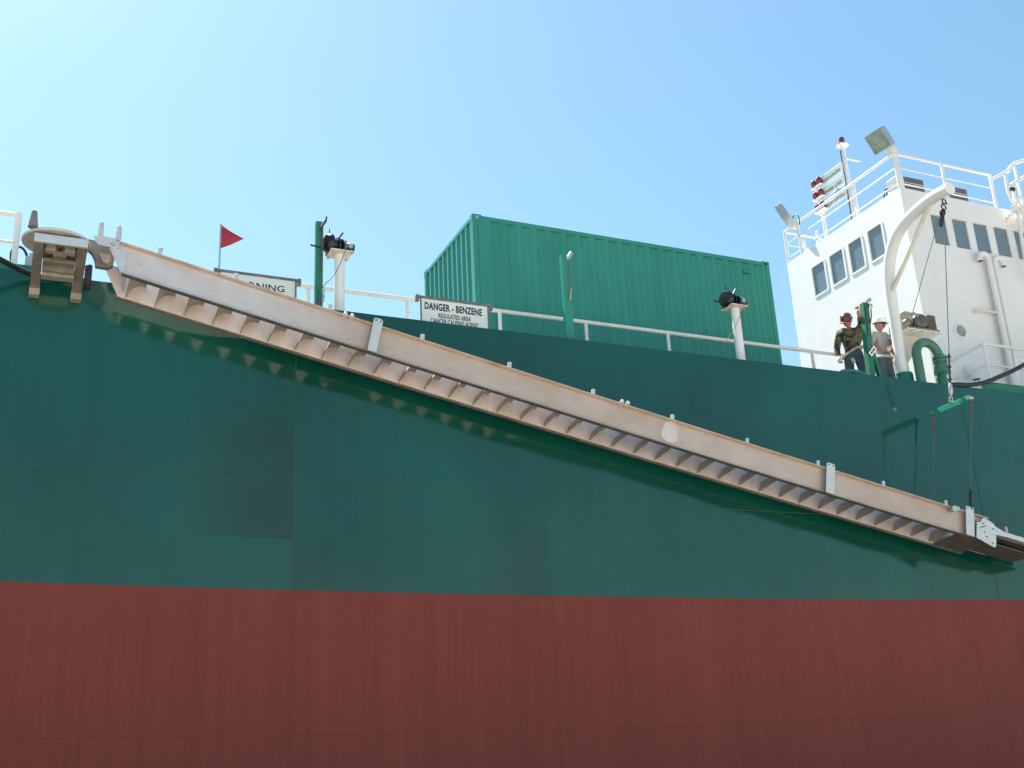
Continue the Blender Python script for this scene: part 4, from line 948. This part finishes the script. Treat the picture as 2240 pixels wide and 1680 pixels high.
# deck chock in front of the left worker
a_ = at(1868, 808, Y=14.12)
ch = thing('deck_chock', (a_.x, 14.12, ZD), 'green rounded mooring chock on the deck edge below the worker in camouflage', 'chock')
xa, xb = at(1830, 806, Y=14.12).x, at(1900, 814, Y=14.12).x
zc_ = 6.29
mb = MB(); mb.tube(smoothpath([(xa, 14.12, ZD), (xa+.01, 14.12, zc_-.12), (xa+.1, 14.12, zc_+.03), ((xa+xb)/2, 14.12, zc_+.07), (xb-.1, 14.12, zc_+.03), (xb-.01, 14.12, zc_-.12), (xb, 14.12, ZD)], 5), .04, 12); mb.build('ring', 'deck_green', ch)
MB().box(xa, xb, 14.16, 14.2, ZD+.001, zc_+.02).build('base', 'rubber', ch, smooth=False)

# ------------------------------------------------------------------ hoses
h1 = [at(x, y, Y=yy) for x, y, yy in ((2085, 842, 14.0), (2120, 842, 13.98), (2155, 836, 13.95), (2195, 820, 13.9), (2225, 806, 13.85), (2270, 780, 13.8))]
h1 = [Vector((h1[0].x-.5, 14.5, ZD+.05)), Vector((h1[0].x-.15, 14.2, ZD+.22))]+h1
tag(MB().tube(smoothpath(h1, 6), .042, 12).build('mooring_hose', 'rubber'), 'thick black hose sagging over the gunwale at the right edge', 'hose')
h2 = [at(x, y, Y=yy) for x, y, yy in ((-60, 540, 13.3), (-5, 565, 13.5), (30, 583, 13.7), (60, 597, 13.85), (85, 603, 13.9), (110, 606, 13.9))]+[Vector((.55, 14.1, 6.27)), Vector((.75, 14.5, 6.05))]
tag(MB().tube(smoothpath(h2, 6), .035, 12).build('mooring_hose', 'rubber'), 'black hose crossing the gunwale at the left edge behind the turntable', 'hose')
h3 = [at(x, y, Y=14.95) for x, y in ((24, 575), (25, 552), (34, 542), (46, 541), (56, 552), (60, 570), (58, 590))]
tag(MB().tube(smoothpath(h3, 6), .018, 8).build('looped_hose', 'rubber'), 'thin dark hose looped round the left railing post', 'hose')
bx = at(66, 572, Y=14.2)
fb = thing('valve_box', (bx.x, 14.2, ZD), 'small grey valve box half hidden behind the turntable arm', 'box')
MB().box(bx.x-.06, bx.x+.1, 14.15, 14.3, ZD, 6.58).build('box', 'lampgrey', fb, smooth=False, bevel=.01)
MB().cyl((bx.x+.02, 14.22, 6.58), (bx.x+.02, 14.22, 6.64), .04, 12).build('cap', 'galv', fb)
mb = at(194, 598, Y=13.9)
sp2 = thing('rope_spool', (mb.x, 14.0, ZD), 'dark coiled fender spring beside the turntable arm', 'spring')
pts = []
for i in range(180): t = i/179; pts.append((mb.x+.035*math.cos(t*95), 14.02+.035*math.sin(t*95), 6.12+t*.36))
MB().tube(pts, .014, 6).build('coil', 'grease', sp2)

# ------------------------------------------------------------------ people
def skin_mesh(joints, bones, m, name, parent, sub=2, extra=None):
    idx = {k: i for i, k in enumerate(joints)}
    me = bpy.data.meshes.new(name); me.from_pydata([tuple(j[0]) for j in joints.values()], [(idx[a], idx[b]) for a, b in bones], [])
    o = bpy.data.objects.new(name, me); COL.objects.link(o)
    o.modifiers.new('skin', 'SKIN'); sk = me.skin_vertices[0].data
    for k, j in joints.items():
        r_ = j[1]; sk[idx[k]].radius = r_ if isinstance(r_, tuple) else (r_, r_)
    sk[0].use_root = True
    ss = o.modifiers.new('sub', 'SUBSURF'); ss.levels = sub; ss.render_levels = sub
    bpy.context.view_layer.update()
    dg = bpy.context.evaluated_depsgraph_get(); m2 = bpy.data.meshes.new_from_object(o.evaluated_get(dg))
    vs = [v.co.copy() for v in m2.vertices]; fs = [tuple(p.vertices) for p in m2.polygons]
    bpy.data.objects.remove(o); bpy.data.meshes.remove(me); bpy.data.meshes.remove(m2)
    mb = MB().add(vs, fs)
    if extra: extra(mb)
    off = parent.location
    mb.v = [v+off for v in mb.v]
    return mb.build(name, m, parent, angle=80)
def person(loc, rot, lab, pose, sleeves, m_shirt, m_leg, m_hat, brim_up=False):
    t = thing('person', loc, lab, 'person'); Rm = Matrix.Rotation(rot, 3, 'Z'); rt = lambda v: Rm @ Vector(v)
    J = pose
    hc = Vector(J['head']); hd = Vector(J['look']).normalized(); side_ = Vector((0, 0, 1)).cross(hd).normalized() if abs(hd.z) < .9 else Vector((1, 0, 0)); up_ = hd.cross(side_).normalized()
    if up_.z < 0: up_ = -up_; side_ = -side_
    body = {'pelvis': (rt(J['pelvis']), (.135, .105)), 'waist': (rt(J['waist']), (.11, .085)), 'chest': (rt(J['chest']), (.125, .09)), 'neckb': (rt(J['neckb']), .06), 'neck': (rt(J['neck']), .055)}
    bones = [('pelvis', 'waist'), ('waist', 'chest'), ('chest', 'neckb'), ('neckb', 'neck')]
    for s in 'LR':
        for k, r_ in (('sh', .066), ('el', .045), ('wr', .029), ('hp', .09), ('kn', .062), ('an', .042), ('to', .034)): body[k+s] = (rt(J[k+s]), r_)
        bones += [('chest', 'sh'+s), ('sh'+s, 'el'+s), ('el'+s, 'wr'+s), ('pelvis', 'hp'+s), ('hp'+s, 'kn'+s), ('kn'+s, 'an'+s), ('an'+s, 'to'+s)]
        w = Vector(J['wr'+s]); d = (w-Vector(J['el'+s])).normalized(); hd_ = Vector(J.get('hand'+s, w+d*.085)); body['pm'+s] = (rt(hd_), (.036, .026)); bones.append(('wr'+s, 'pm'+s))
    def extra(mb):
        # head with brow, chin, nose and ears
        def shape(p):
            k = 1-.22*max(0, -p.z/.125)**1.5; return Vector((p.x*k, p.y*k-(.012 if p.z < -.03 and p.y < 0 else 0), p.z))
        tmp = MB().ball((0, 0, 0), .076, .096, .122, 18, 14, shape)
        tmp.tube([(0, -.09, .02), (0, -.112, -.015), (0, -.104, -.028)], [.008, .014, .009], 8)
        for s in (-1, 1): tmp.ball((s*.079, .005, -.005), .012, .022, .034, 8, 6)
        tmp.tube([(-.024, -.094, -.058), (0, -.099, -.056), (.024, -.094, -.058)], .005, 6)
        B = Matrix((side_, -hd, up_)).transposed()
        # local head frame: -y looks forward
        for v in tmp.v:
            q = B @ Vector((v.x, v.y, v.z)); v.xyz = rt(hc+q)
        mb.add(tmp.v, tmp.f)
        for s in 'LR':
            w = Vector(J['wr'+s]); hd_ = Vector(J.get('hand'+s, w+(w-Vector(J['el'+s])).normalized()*.085)); d = (hd_-w).normalized(); a, b = frame(d)
            cu = Vector(J.get('curl'+s, b)).normalized()
            sd_ = d.cross(cu).normalized()
            for k, L in enumerate((.062, .074, .070, .055)):
                r0 = hd_+sd_*(.027-.018*k)+d*.02; f1 = (d*.8+cu*.6).normalized(); f2 = (d*.15+cu).normalized()
                mb.tube([rt(r0), rt(r0+d*.018), rt(r0+d*.018+f1*L*.5), rt(r0+d*.018+f1*L*.5+f2*L*.5)], [.0095, .0095, .0085, .006], 7)
            r0 = hd_+sd_*.03-d*.02; mb.tube([rt(r0), rt(r0+sd_*.025+d*.02+cu*.01), rt(r0+sd_*.028+d*.05+cu*.03)], [.011, .010, .007], 7)
    skin_mesh(body, bones, 'skin', 'body', t, 2, extra)
    P = lambda k, r_: (rt(J[k]), r_)
    sh = {'hem': (rt(Vector(J['pelvis'])+Vector((0, 0, -.05))), (.172, .14)), 'waistlow': (rt(Vector(J['pelvis'])+Vector((0, 0, .06))), (.162, .13)), 'waist': P('waist', (.15, .115)), 'chest': P('chest', (.18, .135)), 'neckb': P('neckb', .075)}
    bo = [('hem', 'waistlow'), ('waistlow', 'waist'), ('waist', 'chest'), ('chest', 'neckb')]
    for s in 'LR':
        a_, b_ = Vector(J['sh'+s]), Vector(J['el'+s]); sh['sh'+s] = (rt(a_), .09); sh['sl'+s] = (rt(a_.lerp(b_, .75 if sleeves == 'short' else 1)), .062); bo += [('chest', 'sh'+s), ('sh'+s, 'sl'+s)]
        if sleeves == 'long': sh['cf'+s] = (rt(b_.lerp(Vector(J['wr'+s]), .85)), .044); bo.append(('sl'+s, 'cf'+s))
    skin_mesh(sh, bo, m_shirt, 'shirt', t)
    tr = {'pelvis': P('pelvis', (.15, .12)), 'band': (rt(Vector(J['pelvis'])+Vector((0, 0, .12))), (.142, .112))}; bo = [('pelvis', 'band')]
    for s in 'LR':
        tr['hp'+s] = P('hp'+s, .102); tr['kn'+s] = P('kn'+s, .076); tr['an'+s] = P('an'+s, .062); bo += [('pelvis', 'hp'+s), ('hp'+s, 'kn'+s), ('kn'+s, 'an'+s)]
    skin_mesh(tr, bo, m_leg, 'trousers', t)
    for s in 'LR':
        a_, b_ = rt(J['an'+s])+Vector(loc), rt(J['to'+s])+Vector(loc); MB().tube([a_+Vector((0, 0, .05)), a_+Vector((0, 0, -.03)), a_.lerp(b_, .5)+Vector((0, 0, -.005)), b_+Vector((0, 0, .01)), b_+(b_-a_).normalized()*.03], [.06, .062, .055, .047, .02], 12).build('boot', 'boot', t)
    # hard hat
    B = Matrix((side_, -hd, up_)).transposed(); hp = lambda v: rt(hc+B @ Vector(v))+Vector(loc)
    mb = MB(); pr = [(.118, .03), (.117, .07), (.105, .115), (.075, .148), (.03, .162), (.002, .164)]
    n = 22; vs = []; fs = []
    for r_, z in pr:
        for k in range(n): a = 2*math.pi*k/n; vs.append(hp((r_*math.cos(a)*.93, r_*math.sin(a)*1.12, z)))
    for i in range(len(pr)-1):
        for k in range(n): fs.append((i*n+k, i*n+(k+1) % n, (i+1)*n+(k+1) % n, (i+1)*n+k))
    mb.add(vs, fs)
    vs = []; fs = []
    for ro, z in ((1.0, .03), (1.0, .022)):
        for k in range(n):
            a = 2*math.pi*k/n; e_ = .016+(.055 if math.sin(a) < -.3 else 0)*min(1, (-math.sin(a)-.3)*2.2 if math.sin(a) < -.3 else 0)
            vs.append(hp(((.118+e_*.5)*math.cos(a)*.95, (.118+e_)*math.sin(a)*1.12, z-(e_*.15))))
        for k in range(n): a = 2*math.pi*k/n; vs.append(hp((.112*math.cos(a)*.93, .112*math.sin(a)*1.12, z+.004)))
    for k in range(n):
        k2 = (k+1) % n; fs += [(k, k2, n+k2, n+k), (2*n+k, 3*n+k, 3*n+k2, 2*n+k2), (k, 2*n+k, 2*n+k2, k2)]
    mb.add(vs, fs); hat = mb.build('hard_hat', m_hat, t, angle=50)
    return t, rt, hp
base = dict(pelvis=(0, 0, .94), waist=(0, -.0, 1.10), chest=(0, -.0, 1.30), neckb=(0, -.01, 1.43), neck=(0, -.02, 1.50), head=(0, -.035, 1.595), look=(0, -1, -.1),
            shL=(.185, 0, 1.385), shR=(-.185, 0, 1.385), elL=(.27, .02, 1.12), elR=(-.27, .0, 1.12), wrL=(.25, -.12, .92), wrR=(-.2, -.2, .98),
            hpL=(.095, 0, .88), hpR=(-.095, 0, .88), knL=(.11, -.03, .49), knR=(-.11, -.03, .49), anL=(.12, .02, .09), anR=(-.12, .02, .09), toL=(.14, -.14, .035), toR=(-.14, -.14, .035))
# worker in white hat
H2 = at(1925, 715, Y=14.75); loc2 = Vector((H2.x-.02, 14.78, ZD)); zs = H2.z-ZD   # top of head region
po = dict(base); loc2.z += .05
po.update(look=(.22, -1, -.2), wrR=(-.17, -.20, 1.00), elR=(-.29, .0, 1.12), handR=(-.12, -.25, 1.02), curlR=(0, 0, 1), wrL=(.20, -.16, .96), elL=(.28, .02, 1.13), head=(0.0, -.04, 1.60))
p_, rt_, hp_ = person(loc2, R(8), 'worker in white hard hat, sunglasses and grey t-shirt at the deck edge', po, 'short', 'tee', 'jeans', 'whitehat')
mb = MB(); 
for s in (-1, 1): mb.obox(hp_((s*.033, -.096, .014)), hp_((s*.033+.027, -.096, .014))-hp_((s*.033, -.096, .014)), hp_((s*.033, -.104, .014))-hp_((s*.033, -.096, .014)), hp_((s*.033, -.096, .034))-hp_((s*.033, -.096, .014)))
for s in (-1, 1): mb.tube([hp_((s*.06, -.092, .018)), hp_((s*.08, -.02, .02))], .005, 6)
mb.build('sunglasses', 'black', p_, smooth=False)
MB().tube([hp_((-.03, -.098, -.046)), hp_((0, -.106, -.036)), hp_((.03, -.098, -.046))], .008, 6).build('moustache', 'hair', p_)
MB().tube([loc2+rt_((.178*math.cos(a), .148*math.sin(a), .945+.012*math.sin(a))) for a in [2*math.pi*k/20 for k in range(21)]], .026, 8, caps=False).build('tool_belt', 'glove', p_)
MB().tube([loc2+rt_(v) for v in ((-.12, -.16, .97), (0, -.17, 1.03), (.1, -.165, 1.045), (.19, -.12, 1.05))], .008, 6).build('lanyard', 'black', p_)
MB().ball(loc2+rt_((-.125, -.245, 1.015)), .05, .045, .045, 12, 8).build('glove', 'glove', p_)
MB().tube([loc2+rt_(v) for v in ((.155, -.14, 1.20), (.165, -.135, 1.34), (.185, -.10, 1.45), (.19, -.1, 1.56))], [.022, .022, .016, .008], 8).build('radio_strap', 'black', p_)
# worker in camouflage
H1 = at(1855, 705, Y=14.8); hand = at(1876, 678, Y=14.40)
loc1 = Vector((H1.x+.02, 14.82, ZD+.06)); ro = R(-40)
hl = Matrix.Rotation(-ro, 3, 'Z') @ (hand-loc1)
po = dict(base); shl = Vector((.19, -.02, 1.40)); el = shl.lerp(hl, .5)+Vector((.03, .05, -.05)); wr = hl-(hl-el).normalized()*.09
po.update(look=(-.35, -1, -.62), head=(-.02, -.085, 1.575), neck=(0, -.05, 1.49), shL=tuple(shl), elL=tuple(el), wrL=tuple(wr), handL=tuple(hl), curlL=(0, -1, -.2), elR=(-.27, .04, 1.12), wrR=(-.25, -.06, .90), chest=(0, -.02, 1.30), knL=(.13, -.1, .5), knR=(-.1, .0, .49))
p_, rt_, hp_ = person(loc1, ro, 'worker in maroon hard hat and camouflage shirt reaching up to the green post', po, 'long', 'camo', 'darkjeans', 'brownhat')
MB().tube([loc1+rt_((.185*math.cos(a), .15*math.sin(a), .99+.09*math.cos(a))) for a in [2*math.pi*k/20 for k in range(21)]], .02, 8, caps=False).build('harness_strap', 'belt', p_)
MB().tube([loc1+rt_(v) for v in ((.1, -.15, 1.40), (.03, -.16, 1.2), (-.1, -.15, 1.02))], .009, 6).build('harness_strap', 'strap', p_)
MB().ball(loc1+rt_((-.25, -.08, .86)), .045, .045, .06, 12, 8).build('glove', 'glove', p_)
MB().obox(loc1+rt_((-.02, -.11, .80)), rt_((.032, 0, .012)), rt_((0, .015, 0)), rt_((-.014, 0, .05))).build('tool_pouch', 'belt', p_, smooth=False, bevel=.01)
